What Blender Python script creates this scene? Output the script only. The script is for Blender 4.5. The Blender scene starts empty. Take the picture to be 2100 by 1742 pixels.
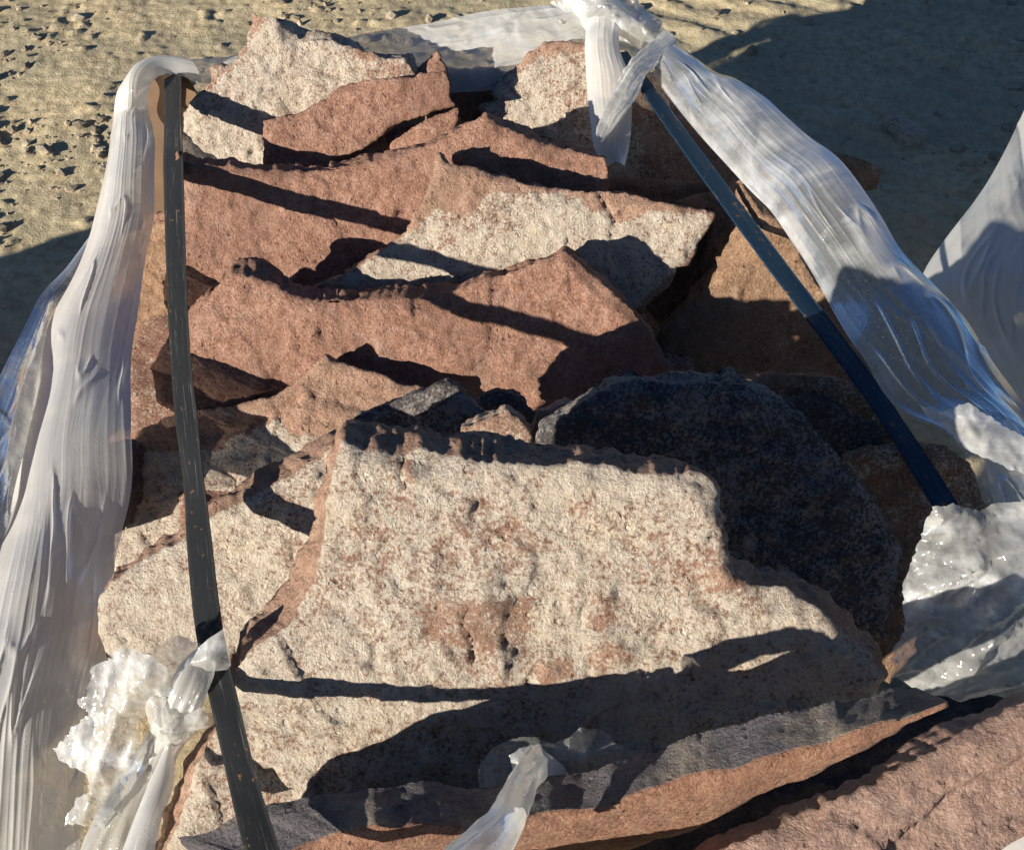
import bpy, math, random
import numpy as np
from mathutils import Vector
from mathutils.geometry import delaunay_2d_cdt

random.seed(7)
RNG = np.random.default_rng(11)
S = bpy.context.scene
COL = S.collection

# ------------------------------------------------------------------ camera
PITCH = math.radians(50.0)
FOC = 2300.0                      # focal length in units of a 2100 wide picture
CAM = np.array([0.0, 0.0, 1.75])
cd = bpy.data.cameras.new("camera")
cd.sensor_width = 36.0
cd.lens = FOC / 2100.0 * 36.0
cd.clip_start = 0.05
cd.clip_end = 3000.0
cam = bpy.data.objects.new("camera", cd)
cam.location = CAM
cam.rotation_euler = (math.pi / 2 - PITCH, 0, 0)
COL.objects.link(cam)
S.camera = cam

# ------------------------------------------------------------------ light
SUN = np.array([-0.754, -0.588, 0.292])
SUN = SUN / np.linalg.norm(SUN)
ELEV = math.asin(SUN[2])
AZ = math.atan2(SUN[0], SUN[1])           # clockwise from +Y
w = bpy.data.worlds.new("World")
S.world = w
w.use_nodes = True
nt = w.node_tree
sky = nt.nodes.new("ShaderNodeTexSky")
sky.sky_type = 'NISHITA'
sky.sun_disc = False
sky.sun_elevation = ELEV
sky.sun_rotation = AZ
sky.air_density = 0.7
sky.dust_density = 0.2
sky.ozone_density = 5.0
nt.links.new(sky.outputs[0], nt.nodes["Background"].inputs[0])
nt.nodes["Background"].inputs[1].default_value = 0.05
sd = bpy.data.lights.new("sun", 'SUN')
sd.energy = 5.0
sd.angle = math.radians(0.5)
sd.color = (1.0, 0.93, 0.82)
so = bpy.data.objects.new("sun", sd)
so.rotation_euler = Vector(SUN).to_track_quat('Z', 'Y').to_euler()
so.location = (-6, -5, 4)
COL.objects.link(so)
S.view_settings.view_transform = 'Standard'
S.view_settings.look = 'None'
S.view_settings.gamma = 1.0
S.view_settings.use_curve_mapping = False
S.view_settings.exposure = 0.85
S.cycles.max_bounces = 8
S.cycles.transparent_max_bounces = 24

# ------------------------------------------------------------------ noise
_perm = np.random.default_rng(3).permutation(256).astype(np.int64)
_perm = np.concatenate([_perm, _perm])
_g = np.random.default_rng(5).normal(size=(256, 3))
_g /= np.linalg.norm(_g, axis=1)[:, None]


def perlin(p):
    p = np.asarray(p, float)
    i = np.floor(p).astype(np.int64)
    f = p - i
    u = f * f * f * (f * (f * 6 - 15) + 10)
    i &= 255
    r = np.zeros(len(p))
    for dx in (0, 1):
        wx = u[:, 0] if dx else 1 - u[:, 0]
        for dy in (0, 1):
            wy = u[:, 1] if dy else 1 - u[:, 1]
            for dz in (0, 1):
                wz = u[:, 2] if dz else 1 - u[:, 2]
                h = _perm[_perm[_perm[(i[:, 0] + dx) & 255] + ((i[:, 1] + dy) & 255)] + ((i[:, 2] + dz) & 255)]
                gr = _g[h]
                r += wx * wy * wz * (gr[:, 0] * (f[:, 0] - dx) + gr[:, 1] * (f[:, 1] - dy) + gr[:, 2] * (f[:, 2] - dz))
    return r * 1.5


def fbm(p, oct=4, lac=2.1, gain=0.5):
    a, s, r = 1.0, 1.0, 0.0
    for k in range(oct):
        r = r + a * perlin(p * s + 17.3 * k)
        a *= gain
        s *= lac
    return r


def smooth(a, b, x):
    t = np.clip((x - a) / (b - a), 0, 1)
    return t * t * (3 - 2 * t)


# ------------------------------------------------------------------ picture coordinates -> rays (used to survey the real places)
RX = np.array([1.0, 0, 0])
UP = np.array([0, math.sin(PITCH), math.cos(PITCH)])
FW = np.array([0, math.cos(PITCH), -math.sin(PITCH)])
OFF = {0: (0, 0, 1.0), 1: (0, 0, .36017), 2: (672, 0, .36017), 3: (1344, 0, .36017), 4: (0, 554.4, .36017), 5: (672, 554.4, .36017),
       6: (1344, 554.4, .36017), 7: (0, 1114.7, .36017), 8: (672, 1114.7, .36017), 9: (1344, 1114.7, .36017)}


def q(k, *pts):
    ox, oy, s = OFF[k]
    return [(ox + x * s, oy + y * s) for x, y in pts]


def ray(u, v):
    return ((u - 1050.0) / FOC) * RX + ((871.0 - v) / FOC) * UP + FW


def at(u, v, t):
    return CAM + t * ray(u, v)


def plane(anchor, t, th, az):
    th, az = math.radians(th), math.radians(az)
    n = np.array([math.sin(az) * math.cos(th), -math.cos(az) * math.cos(th), math.sin(th)])
    e1 = np.array([math.cos(az), math.sin(az), 0])
    e2 = np.cross(n, e1)
    return at(anchor[0], anchor[1], t), n, e1, e2


def hit(uv, P, n):
    r = ray(*uv)
    return CAM + r * (np.dot(P - CAM, n) / np.dot(r, n))


def to_px(X):
    d = X - CAM
    f = d @ FW
    return np.stack([1050 + FOC * (d @ RX) / f, 871 - FOC * (d @ UP) / f], 1)


# ------------------------------------------------------------------ materials
def new_mat(name):
    m = bpy.data.materials.new(name)
    m.use_nodes = True
    for n in list(m.node_tree.nodes):
        m.node_tree.nodes.remove(n)
    return m, m.node_tree


def N(t, kind, **kw):
    n = t.nodes.new(kind)
    for k, v in kw.items():
        if k.startswith("i_"):
            n.inputs[k[2:].replace("_", " ")].default_value = v
        else:
            setattr(n, k, v)
    return n


def ramp(t, fac, stops):
    r = t.nodes.new("ShaderNodeValToRGB")
    e = r.color_ramp.elements
    while len(e) < len(stops):
        e.new(0.5)
    for k, (p, c) in enumerate(stops):
        e[k].position = p
        e[k].color = (*c, 1) if len(c) == 3 else c
    t.links.new(fac, r.inputs[0])
    return r.outputs[0]


def math_node(t, op, a, b=None, clamp=False):
    m = t.nodes.new("ShaderNodeMath")
    m.operation = op
    m.use_clamp = clamp
    for k, v in enumerate((a, b)):
        if v is None:
            continue
        if isinstance(v, (int, float)):
            m.inputs[k].default_value = v
        else:
            t.links.new(v, m.inputs[k])
    return m.outputs[0]


def noise(t, vec, scale, detail=4, rough=0.55, dist=0.0):
    n = t.nodes.new("ShaderNodeTexNoise")
    n.inputs["Scale"].default_value = scale
    n.inputs["Detail"].default_value = detail
    n.inputs["Roughness"].default_value = rough
    n.inputs["Distortion"].default_value = dist
    t.links.new(vec, n.inputs["Vector"])
    return n.outputs["Fac"]


def mixc(t, fac, a, b, mode='MIX'):
    m = t.nodes.new("ShaderNodeMix")
    m.data_type = 'RGBA'
    m.blend_type = mode
    if isinstance(fac, (int, float)):
        m.inputs[0].default_value = fac
    else:
        t.links.new(fac, m.inputs[0])
    for k, v in ((6, a), (7, b)):
        if isinstance(v, tuple):
            m.inputs[k].default_value = (*v, 1)
        else:
            t.links.new(v, m.inputs[k])
    return m.outputs[2]


def stone_mat(name, red, crust, bump=1.0, rough=0.85, spot=0.5, spec=0.3, glint=0.0):
    """red: (dark, mid, light) of the split rock; crust: (dark, mid, light) of the pale weathered skin."""
    m, t = new_mat(name)
    out = N(t, "ShaderNodeOutputMaterial")
    b = N(t, "ShaderNodeBsdfPrincipled")
    t.links.new(b.outputs[0], out.inputs[0])
    pos = N(t, "ShaderNodeNewGeometry").outputs["Position"]
    at_ = N(t, "ShaderNodeAttribute", attribute_name="crust").outputs["Fac"]
    big = noise(t, pos, 7, 4)
    mid = noise(t, pos, 48, 7, 0.68)
    fine = noise(t, pos, 210, 5, 0.72)
    vfine = noise(t, pos, 480, 3, 0.7)
    rfac = math_node(t, 'ADD', math_node(t, 'MULTIPLY', fine, 0.62), math_node(t, 'MULTIPLY', mid, 0.38))
    rc = ramp(t, rfac, [(0.36, red[0]), (0.5, red[1]), (0.66, red[2])])
    rc = mixc(t, math_node(t, 'MULTIPLY', smooth_node(t, big, 0.42, 0.68), 0.65), rc, tuple(c * 0.62 for c in red[1]))
    dust = smooth_node(t, noise(t, pos, 17, 6, 0.7, 0.6), 0.54, 0.72)
    rc = mixc(t, math_node(t, 'MULTIPLY', dust, 0.5), rc, tuple(0.6 * c + 0.25 * d_ for c, d_ in zip(red[2], (0.75, 0.62, 0.5))))
    vp = N(t, "ShaderNodeTexVoronoi"); vp.inputs["Scale"].default_value = 75; vp.inputs["Randomness"].default_value = 1.0
    wv = N(t, "ShaderNodeVectorMath"); wv.operation = 'ADD'
    nv = N(t, "ShaderNodeTexNoise"); nv.inputs["Scale"].default_value = 90; nv.inputs["Detail"].default_value = 3; t.links.new(pos, nv.inputs["Vector"])
    sc_ = N(t, "ShaderNodeVectorMath"); sc_.operation = 'SCALE'; sc_.inputs["Scale"].default_value = 0.012; t.links.new(nv.outputs["Color"], sc_.inputs[0])
    t.links.new(pos, wv.inputs[0]); t.links.new(sc_.outputs[0], wv.inputs[1]); t.links.new(wv.outputs[0], vp.inputs["Vector"])
    pits = math_node(t, 'MULTIPLY', smooth_node(t, math_node(t, 'SUBTRACT', 1.0, vp.outputs["Distance"]), 0.70, 0.86), smooth_node(t, noise(t, pos, 26, 3), 0.5, 0.62))
    rc = mixc(t, math_node(t, 'MULTIPLY', pits, 0.6), rc, tuple(c * 0.8 for c in red[0]))
    cfac = math_node(t, 'ADD', math_node(t, 'MULTIPLY', fine, 0.55), math_node(t, 'MULTIPLY', mid, 0.45))
    cc = ramp(t, cfac, [(0.34, crust[0]), (0.46, crust[1]), (0.6, crust[2])])
    ye = noise(t, pos, 11, 3)
    cc = mixc(t, math_node(t, 'MULTIPLY', smooth_node(t, ye, 0.48, 0.7), 0.4), cc, (0.60, 0.49, 0.34), 'MIX')
    # crust breaks up into specks where it is thin
    k = math_node(t, 'ADD', at_, math_node(t, 'MULTIPLY', math_node(t, 'SUBTRACT', mid, 0.5), 1.6))
    k = math_node(t, 'ADD', k, math_node(t, 'MULTIPLY', math_node(t, 'SUBTRACT', fine, 0.5), 3.0))
    k = smooth_node(t, k, 0.22, 0.74)
    c = mixc(t, k, rc, cc)
    # fine dark mineral specks
    sp = smooth_node(t, vfine, 0.60, 0.72)
    c = mixc(t, math_node(t, 'MULTIPLY', sp, spot), c, (0.10, 0.06, 0.045))
    t.links.new(c, b.inputs["Base Color"])
    b.inputs["Roughness"].default_value = rough
    b.inputs["Specular IOR Level"].default_value = spec
    if glint:
        rr = ramp(t, vfine, [(0.45, (rough,) * 3), (0.7, (rough - glint,) * 3)])
        t.links.new(rr, b.inputs["Roughness"])
    h = math_node(t, 'ADD', math_node(t, 'MULTIPLY', noise(t, pos, 120, 8, 0.72), 1.0), math_node(t, 'MULTIPLY', noise(t, pos, 300, 4, 0.7), 0.6))
    h = math_node(t, 'ADD', h, math_node(t, 'MULTIPLY', k, 0.10))
    h = math_node(t, 'SUBTRACT', h, math_node(t, 'MULTIPLY', pits, 0.5))
    bp = N(t, "ShaderNodeBump")
    bp.inputs["Strength"].default_value = min(1.0, 0.9 * bump)
    bp.inputs["Distance"].default_value = 0.011 * bump
    t.links.new(h, bp.inputs["Height"])
    t.links.new(bp.outputs[0], b.inputs["Normal"])
    return m


def smooth_node(t, v, a, b):
    n = t.nodes.new("ShaderNodeMapRange")
    n.interpolation_type = 'SMOOTHSTEP'
    n.inputs[1].default_value = a
    n.inputs[2].default_value = b
    t.links.new(v, n.inputs[0])
    return n.outputs[0]


RED = ((0.16, 0.076, 0.052), (0.40, 0.213, 0.144), (0.58, 0.375, 0.285))
RED2 = ((0.20, 0.10, 0.068), (0.47, 0.285, 0.195), (0.64, 0.44, 0.32))
CREAM = ((0.32, 0.225, 0.17), (0.54, 0.445, 0.35), (0.68, 0.595, 0.48))
M_RED = stone_mat("porphyry_red", RED, CREAM, 1.0)
M_CREAM = stone_mat("porphyry_pale", RED2, CREAM, 1.0)
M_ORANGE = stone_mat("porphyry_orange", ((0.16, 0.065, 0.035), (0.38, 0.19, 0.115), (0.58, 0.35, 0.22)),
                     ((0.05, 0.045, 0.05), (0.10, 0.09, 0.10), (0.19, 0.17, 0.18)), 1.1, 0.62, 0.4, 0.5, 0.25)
M_PLUM = stone_mat("porphyry_plum", ((0.13, 0.075, 0.055), (0.31, 0.19, 0.14), (0.48, 0.32, 0.245)), CREAM, 0.8, 0.6, 0.3, 0.5, 0.2)
M_GREY_SHADE = stone_mat("porphyry_grey_shade", ((0.06, 0.049, 0.047), (0.105, 0.09, 0.087), (0.17, 0.148, 0.142)),  # base kept darker than the stone to deepen its shade
                   ((0.13, 0.112, 0.106), (0.24, 0.212, 0.20), (0.34, 0.31, 0.29)), 1.0)
M_TAN = stone_mat("porphyry_tan", ((0.15, 0.08, 0.045), (0.34, 0.205, 0.125), (0.50, 0.33, 0.21)), CREAM, 0.9)


def tag(o, label=None, cat=None, group=None, kind=None):
    if label: o["label"] = label
    if cat: o["category"] = cat
    if group: o["group"] = group
    o["kind"] = kind or "thing"
    return o


def link_mesh(name, V, F, mat, parent=None, origin=None, attrs=None, uv=None, smooth_shade=True):
    V = np.asarray(V, float)
    if origin is None:
        origin = np.array([V[:, 0].mean(), V[:, 1].mean(), V[:, 2].min()])
    me = bpy.data.meshes.new(name)
    F = [tuple(f) for f in F]
    me.from_pydata((V - origin).tolist(), [], F)
    if attrs:
        for k, a in attrs.items():
            at_ = me.attributes.new(k, 'FLOAT', 'POINT')
            at_.data.foreach_set("value", np.asarray(a, np.float32))
    if uv is not None:
        l = me.uv_layers.new(name="UVMap")
        li = np.empty(len(me.loops), np.int32)
        me.loops.foreach_get("vertex_index", li)
        l.data.foreach_set("uv", np.asarray(uv, np.float32)[li].ravel())
    if smooth_shade:
        me.polygons.foreach_set("use_smooth", np.ones(len(me.polygons), bool))
    me.materials.append(mat)
    me.update()
    o = bpy.data.objects.new(name, me)
    if parent is not None:
        o.parent = parent
        o.location = Vector(origin) - parent.location
    else:
        o.location = Vector(origin)
    COL.objects.link(o)
    return o


def in_poly(P, poly):
    x, y = P[:, 0], P[:, 1]
    r = np.zeros(len(P), bool)
    n = len(poly)
    for i in range(n):
        x1, y1 = poly[i]
        x2, y2 = poly[(i + 1) % n]
        c = (y1 > y) != (y2 > y)
        with np.errstate(divide='ignore', invalid='ignore'):
            r ^= c & (x < (x2 - x1) * (y - y1) / (y2 - y1 + 1e-12) + x1)
    return r


def dist_poly(P, poly, closed=True):
    d = np.full(len(P), 1e9)
    n = len(poly)
    poly = np.asarray(poly, float)
    for i in range(n if closed else n - 1):
        a, b = poly[i], poly[(i + 1) % n]
        ab = b - a
        tt = np.clip(((P - a) @ ab) / (ab @ ab + 1e-12), 0, 1)
        d = np.minimum(d, np.linalg.norm(P - (a + tt[:, None] * ab), axis=1))
    return d


def build_slab(name, P, n, e1, e2, F3, offs, mat, sp=0.005, rough=1.0, amp=1.0, crust=0.0, zones=None, side_crust=None, facet=None, chip=1.0):
    """A split rock slab: rough front face (outline F3 in the plane), broken edge running back along offs, back face."""
    F3 = np.asarray(F3, float)
    offs = np.asarray(offs, float)
    p2 = np.stack([(F3 - P) @ e1, (F3 - P) @ e2], 1)
    area = 0.5 * np.sum(p2[:, 0] * np.roll(p2[:, 1], -1) - np.roll(p2[:, 0], -1) * p2[:, 1])
    if area < 0:
        p2 = p2[::-1]; offs = offs[::-1]
    ring, ro = [], []
    m = len(p2)
    for i in range(m):
        a, b = p2[i], p2[(i + 1) % m]
        L = np.linalg.norm(b - a)
        k = max(1, int(round(L / (sp * 0.8))))
        for j in range(k):
            s = j / k
            ring.append(a + (b - a) * s)
            ro.append(offs[i] + (offs[(i + 1) % m] - offs[i]) * s)
    ring = np.array(ring); ro = np.array(ro)
    tg = np.roll(ring, -1, 0) - np.roll(ring, 1, 0)
    tg /= np.linalg.norm(tg, axis=1)[:, None] + 1e-9
    on = np.stack([tg[:, 1], -tg[:, 0]], 1)              # outward
    R3 = P + ring[:, :1] * e1 + ring[:, 1:] * e2
    d = (0.0032 * perlin(R3 * 17) + 0.0026 * perlin(R3 * 52 + 9) + 0.0026 * perlin(R3 * 120 + 3)) * rough
    ring = ring + on * d[:, None]
    # interior points
    lo, hi = ring.min(0), ring.max(0)
    gx = np.arange(lo[0], hi[0], sp); gy = np.arange(lo[1], hi[1], sp * 0.87)
    X, Y = np.meshgrid(gx, gy)
    X[1::2] += sp * 0.5
    G = np.stack([X.ravel(), Y.ravel()], 1) + RNG.uniform(-0.22, 0.22, (X.size, 2)) * sp
    G = G[in_poly(G, ring)]
    dd = dist_poly(G, ring[::2])
    keep = dd > sp * 0.6
    G = G[keep]
    nr = len(ring)
    allp = [Vector(p) for p in np.concatenate([ring, G])]
    vo, eo, fo, ov, oe, of_ = delaunay_2d_cdt(allp, [(i, (i + 1) % nr) for i in range(nr)], [], 0, 1e-7, True)
    A = np.array([[v.x, v.y] for v in vo])
    fo = np.array(fo)
    fo = fo[in_poly(A[fo].mean(1), ring)].tolist()
    rid = np.full(nr, -1)
    for i, l in enumerate(ov):
        for o_ in l:
            if o_ < nr:
                rid[o_] = i
    dist = dist_poly(A, ring[::2])
    isr = np.zeros(len(A), bool); isr[rid[rid >= 0]] = True
    dist[isr] = 0
    W = P + A[:, :1] * e1 + A[:, 1:] * e2
    h = 0.007 * fbm(W * 4.5, 2) + 0.0030 * perlin(W * 16 + 4) + 0.0023 * perlin(W * 38 + 7) + 0.0024 * perlin(W * 85 + 1)
    pit = np.maximum(0, perlin(W * 48 + 31) - 0.28)
    h -= 0.007 * pit
    st = perlin(W * 9 + 50)
    h += 0.004 * (smooth(-0.02, 0.02, st) - 0.5)          # shallow flake steps
    st2 = perlin(W * 21 + 70)
    h += 0.0026 * (smooth(0.18, 0.21, st2))
    h *= amp
    ew = smooth(0, 0.022, dist)
    h = h * (0.35 + 0.65 * ew)
    cw = np.maximum(0, 0.012 + 0.02 * perlin(W * 17 + 90)) * chip
    h -= np.where(dist < cw, (cw - dist) * 0.45, 0)
    if facet is not None:
        h += facet(W, to_px(W), dist)
    Wf = W + n * h[:, None]
    px = to_px(W)
    cr = np.full(len(A), float(crust))
    if zones:
        for poly, val, soft in zones:
            z = dist_poly(px, poly)
            z = np.where(in_poly(px, poly), z, -z) + 9 * perlin(W * 30 + 12) + 5 * perlin(W * 90)
            cr = cr + (val - cr) * smooth(-soft, soft, z)
    cr = cr + 0.30 * perlin(W * 6 + 33) + 0.22 * perlin(W * 19 + 13)
    verts = [Wf]
    crs = [cr]
    faces = [tuple(f) for f in fo]
    # edge strips
    okr = rid >= 0
    thick = np.mean(np.linalg.norm(ro, axis=1))
    K = max(3, int(thick / (sp * 1.2)))
    base = len(A)
    prev = rid.copy()
    R3f = np.where(okr[:, None], Wf[np.clip(rid, 0, None)], P + ring[:, :1] * e1 + ring[:, 1:] * e2)
    out3 = on[:, :1] * e1 + on[:, 1:] * e2
    for k in range(1, K + 1):
        s = k / K
        Q = R3f + ro * s
        dsp = 0.006 * perlin(Q * 17 + 5) + 0.0038 * perlin(Q * 50 + 8) + 0.0022 * perlin(Q * 110 + 2)
        dsp += 0.0035 * (smooth(0.0, 0.05, perlin(Q * np.array([10, 26, 26]) + 41)) - 0.5)
        Q = Q + out3 * (dsp * amp * min(1.0, 2.2 * s))[:, None]
        verts.append(Q)
        sc = crust if side_crust is None else side_crust
        crs.append(np.full(nr, sc) + 0.25 * perlin(Q * 12))
        cur = base + np.arange(nr)
        for i in range(nr):
            j = (i + 1) % nr
            if prev[i] < 0 or prev[j] < 0:
                continue
            faces.append((int(prev[i]), int(cur[i]), int(cur[j]), int(prev[j])))
        prev = cur
        base += nr
    Bk = verts[-1]
    b2 = np.stack([(Bk - P) @ e1, (Bk - P) @ e2], 1)
    step = 3
    ids = list(range(0, nr, step))
    try:
        v2, _, f2, o2, _, _ = delaunay_2d_cdt([Vector(b2[i]) for i in ids], [(i, (i + 1) % len(ids)) for i in range(len(ids))], [], 0, 1e-7, True)
        va = np.array([[v.x, v.y] for v in v2]); f2 = np.array(f2); f2 = f2[in_poly(va[f2].mean(1), b2[ids])].tolist()
        for f in f2:
            idx = []
            for a in f:
                if o2[a]:
                    idx.append(int(prev[ids[o2[a][0]]]))
            if len(idx) == 3:
                faces.append((idx[0], idx[2], idx[1]))
    except Exception:
        pass
    return link_mesh(name, np.concatenate(verts), faces, mat, attrs={"crust": np.concatenate(crs)})


GROUP = "stone slabs stacked on edge on the pallet"


def slab(label, poly, anchor, t, th, az, thick, mat, back=None, shrink=0.004, name="stone_slab", cat="stone slab", group=GROUP, **kw):
    P, n, e1, e2 = plane(anchor, t, th, az)
    F3 = [hit(p, P, n) for p in poly]
    c = np.mean(F3, 0)
    offs = []
    for i, p in enumerate(F3):
        if back and i in back:
            B = hit(back[i], P - n * thick, n)
            offs.append(B - p)
        else:
            r = c - p
            r = r / (np.linalg.norm(r) + 1e-9)
            offs.append(-n * thick + r * (shrink * random.uniform(0.2, 2.0)))
    o = build_slab(name, P, n, e1, e2, F3, offs, mat, **kw)
    tag(o, label, cat, group)
    return o


# ------------------------------------------------------------------ ground
m, t = new_mat("dry_earth")
out = N(t, "ShaderNodeOutputMaterial"); b = N(t, "ShaderNodeBsdfPrincipled")
t.links.new(b.outputs[0], out.inputs[0])
pos = N(t, "ShaderNodeNewGeometry").outputs["Position"]
g1 = noise(t, pos, 3.0, 5); g2 = noise(t, pos, 40, 8, 0.65); g3 = noise(t, pos, 160, 5, 0.7)
c = ramp(t, g2, [(0.3, (0.34, 0.265, 0.155)), (0.5, (0.54, 0.435, 0.265)), (0.7, (0.68, 0.565, 0.36))])
c = mixc(t, math_node(t, 'MULTIPLY', smooth_node(t, g1, 0.4, 0.65), 0.5), c, (0.36, 0.33, 0.22))
c = mixc(t, math_node(t, 'MULTIPLY', smooth_node(t, g3, 0.58, 0.7), 0.4), c, (0.14, 0.11, 0.08))
t.links.new(c, b.inputs["Base Color"])
b.inputs["Roughness"].default_value = 0.9
b.inputs["Specular IOR Level"].default_value = 0.2
bp = N(t, "ShaderNodeBump"); bp.inputs["Strength"].default_value = 0.8; bp.inputs["Distance"].default_value = 0.006
t.links.new(math_node(t, 'ADD', g2, math_node(t, 'MULTIPLY', g3, 0.4)), bp.inputs["Height"])
t.links.new(bp.outputs[0], b.inputs["Normal"])
M_EARTH = m


def axis(lo, hi, step, far):
    a = list(np.arange(lo, hi, step))
    s, x, r = step, hi, []
    while x < far:
        r.append(x); s *= 1.35; x += s
    s, x, l = step, lo, []
    while x > -far:
        s *= 1.35; x -= s; l.append(x)
    return np.array(l[::-1] + a + r)


def ground_h(x, y):
    p = np.stack([x, y, np.zeros_like(x)], 1)
    near = np.exp(-np.maximum(0, np.hypot(x, y - 2.5) - 6) / 4)
    h = 0.020 * fbm(p * 1.6, 3) + near * (0.008 * perlin(p * 6 + 3) + 0.003 * perlin(p * 16 + 9) + 0.003 * perlin(p * 40) + 0.0025 * perlin(p * 48 + 5))
    # clods
    cl = perlin(p * 26 + 40)
    h += near * 0.008 * smooth(0.3, 0.6, cl + 0.5 * perlin(p * 5 + 70) - 0.1) * smooth(-0.6, 0.4, -x - 0.1 * y + 0.2)
    # tyre ruts running across the back right
    a = math.radians(-28)
    uu = x * math.cos(a) + y * math.sin(a) + 0.10 * perlin(p * 1.5)
    vv = -x * math.sin(a) + y * math.cos(a) + 0.07 * perlin(p * 2.5 + 8)
    rut = np.abs(((vv / 0.11) % 1.0) - 0.5) * 2
    h += near * 0.011 * (smooth(0.2, 0.8, rut) - 0.5) * smooth(-0.4, 0.5, x) * (0.6 + 0.7 * perlin(np.stack([uu * 5, vv * 9, uu * 0], 1)))
    return h


xs = axis(-2.0, 2.4, 0.0095, 600); ys = axis(1.4, 3.9, 0.0095, 600)
X, Y = np.meshgrid(xs, ys)
xf, yf = X.ravel(), Y.ravel()
Z = ground_h(xf, yf)
nx, ny = len(xs), len(ys)
I = np.arange(nx * ny).reshape(ny, nx)
Fq = np.stack([I[:-1, :-1], I[:-1, 1:], I[1:, 1:], I[1:, :-1]], -1).reshape(-1, 4)
g = link_mesh("ground", np.stack([xf, yf, Z], 1), Fq.tolist(), M_EARTH, origin=np.zeros(3))
g["kind"] = "structure"

# pebbles and clods strewn over the earth
import bmesh
bmi = bmesh.new(); bmesh.ops.create_icosphere(bmi, subdivisions=1, radius=1.0)
IV = np.array([v.co[:] for v in bmi.verts]); IF = np.array([[v.index for v in f.verts] for f in bmi.faces]); bmi.free()


def pebbles(name, n, xr, yr, rr, mat, dens=None):
    V, F, k = [], [], 0
    while k < n:
        x, y = random.uniform(*xr), random.uniform(*yr)
        if dens and random.random() > dens(x, y):
            continue
        r = rr[0] * (rr[1] / rr[0]) ** (random.random() ** 2.2)
        s = np.array([random.uniform(.8, 1.4), random.uniform(.7, 1.2), random.uniform(.45, .85)]) * r
        P_ = IV * s * (1 + RNG.uniform(-.28, .28, (len(IV), 1)))
        a = random.uniform(0, 6.28)
        ca, sa = math.cos(a), math.sin(a)
        P_ = np.stack([P_[:, 0] * ca - P_[:, 1] * sa, P_[:, 0] * sa + P_[:, 1] * ca, P_[:, 2]], 1)
        z = ground_h(np.array([x]), np.array([y]))[0] + s[2] * 0.35
        V.append(P_ + np.array([x, y, z])); F.append(IF + 12 * 0 + len(IV) * k); k += 1
    o = link_mesh(name, np.concatenate(V), np.concatenate(F).tolist(), mat, origin=np.zeros(3), smooth_shade=False)
    return o


def simple_noise_mat(name, stops, scale=30, rough=0.9, spec=0.2, bump=0.004, bscale=200):
    m, t = new_mat(name)
    out = N(t, "ShaderNodeOutputMaterial"); b = N(t, "ShaderNodeBsdfPrincipled")
    t.links.new(b.outputs[0], out.inputs[0])
    pos = N(t, "ShaderNodeNewGeometry").outputs["Position"]
    f = noise(t, pos, scale, 5, 0.65)
    t.links.new(ramp(t, f, stops), b.inputs["Base Color"])
    b.inputs["Roughness"].default_value = rough
    b.inputs["Specular IOR Level"].default_value = spec
    bp = N(t, "ShaderNodeBump"); bp.inputs["Strength"].default_value = 0.7; bp.inputs["Distance"].default_value = bump
    t.links.new(noise(t, pos, bscale, 4), bp.inputs["Height"])
    t.links.new(bp.outputs[0], b.inputs["Normal"])
    return m


M_PEB = simple_noise_mat("pebble_grey", [(0.3, (0.16, 0.13, 0.095)), (0.5, (0.31, 0.255, 0.18)), (0.7, (0.48, 0.41, 0.30))], 14)
o = pebbles("gravel", 4200, (-2.0, 2.2), (1.5, 4.2), (0.0025, 0.021), M_PEB, lambda x, y: (1.0 if x < -0.1 * y - 0.2 else 0.22) * smooth(-0.35, 0.4, perlin(np.array([[x * 3, y * 3, 0.5]])))[0])
tag(o, "small stones and clods of earth strewn over the yard ground", "gravel", kind="stuff")


def ground_hit(u, v, z=0.0):
    r = ray(u, v)
    return CAM + r * ((z - CAM[2]) / r[2])


# ------------------------------------------------------------------ the stone slabs, back to front
def crest(line, depth, width):
    """Face dips near a surveyed line (chipped rim)."""
    def f(W, px, dist):
        d = dist_poly(px, line, closed=False)
        return -depth * np.exp(-(d / width) ** 2)
    return f


# pale pointed slab at the back left
s1 = q(1, (1425, 72), (1500, 98), (1560, 108), (1625, 165), (1720, 235), (1850, 228)) + q(2, (0, 228), (130, 260), (240, 305), (330, 338), (440, 334), (500, 405), (560, 600), (500, 900)) + \
    q(1, (1500, 1150), (1030, 1100), (1040, 640), (1060, 600), (1065, 580), (1110, 540), (1160, 510), (1195, 470), (1200, 430), (1190, 382), (1215, 368), (1255, 375), (1275, 390), (1340, 350), (1370, 300), (1405, 230), (1410, 180), (1430, 130))
slab("pale rough slab with a sharp peak at the back, tallest of the far row", s1, (450, 255), 2.12, 34, 0, .05, M_CREAM,
     back={2: q(1, (1560, 92))[0], 3: q(1, (1680, 122))[0], 4: q(1, (1760, 165))[0], 5: q(1, (1870, 190))[0], 6: q(2, (10, 188))[0], 7: q(2, (130, 232))[0], 8: q(2, (250, 295))[0], 9: q(2, (350, 325))[0], 10: q(2, (465, 338))[0], 11: q(2, (512, 400))[0]},
     crust=.75, zones=[(q(1, (1400, 60), (1520, 90), (1470, 200), (1330, 400), (1100, 560), (1150, 400)), .2, 12), (q(2, (100, 250), (500, 350), (520, 460), (200, 420)), .45, 25)], amp=1.35)
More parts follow.
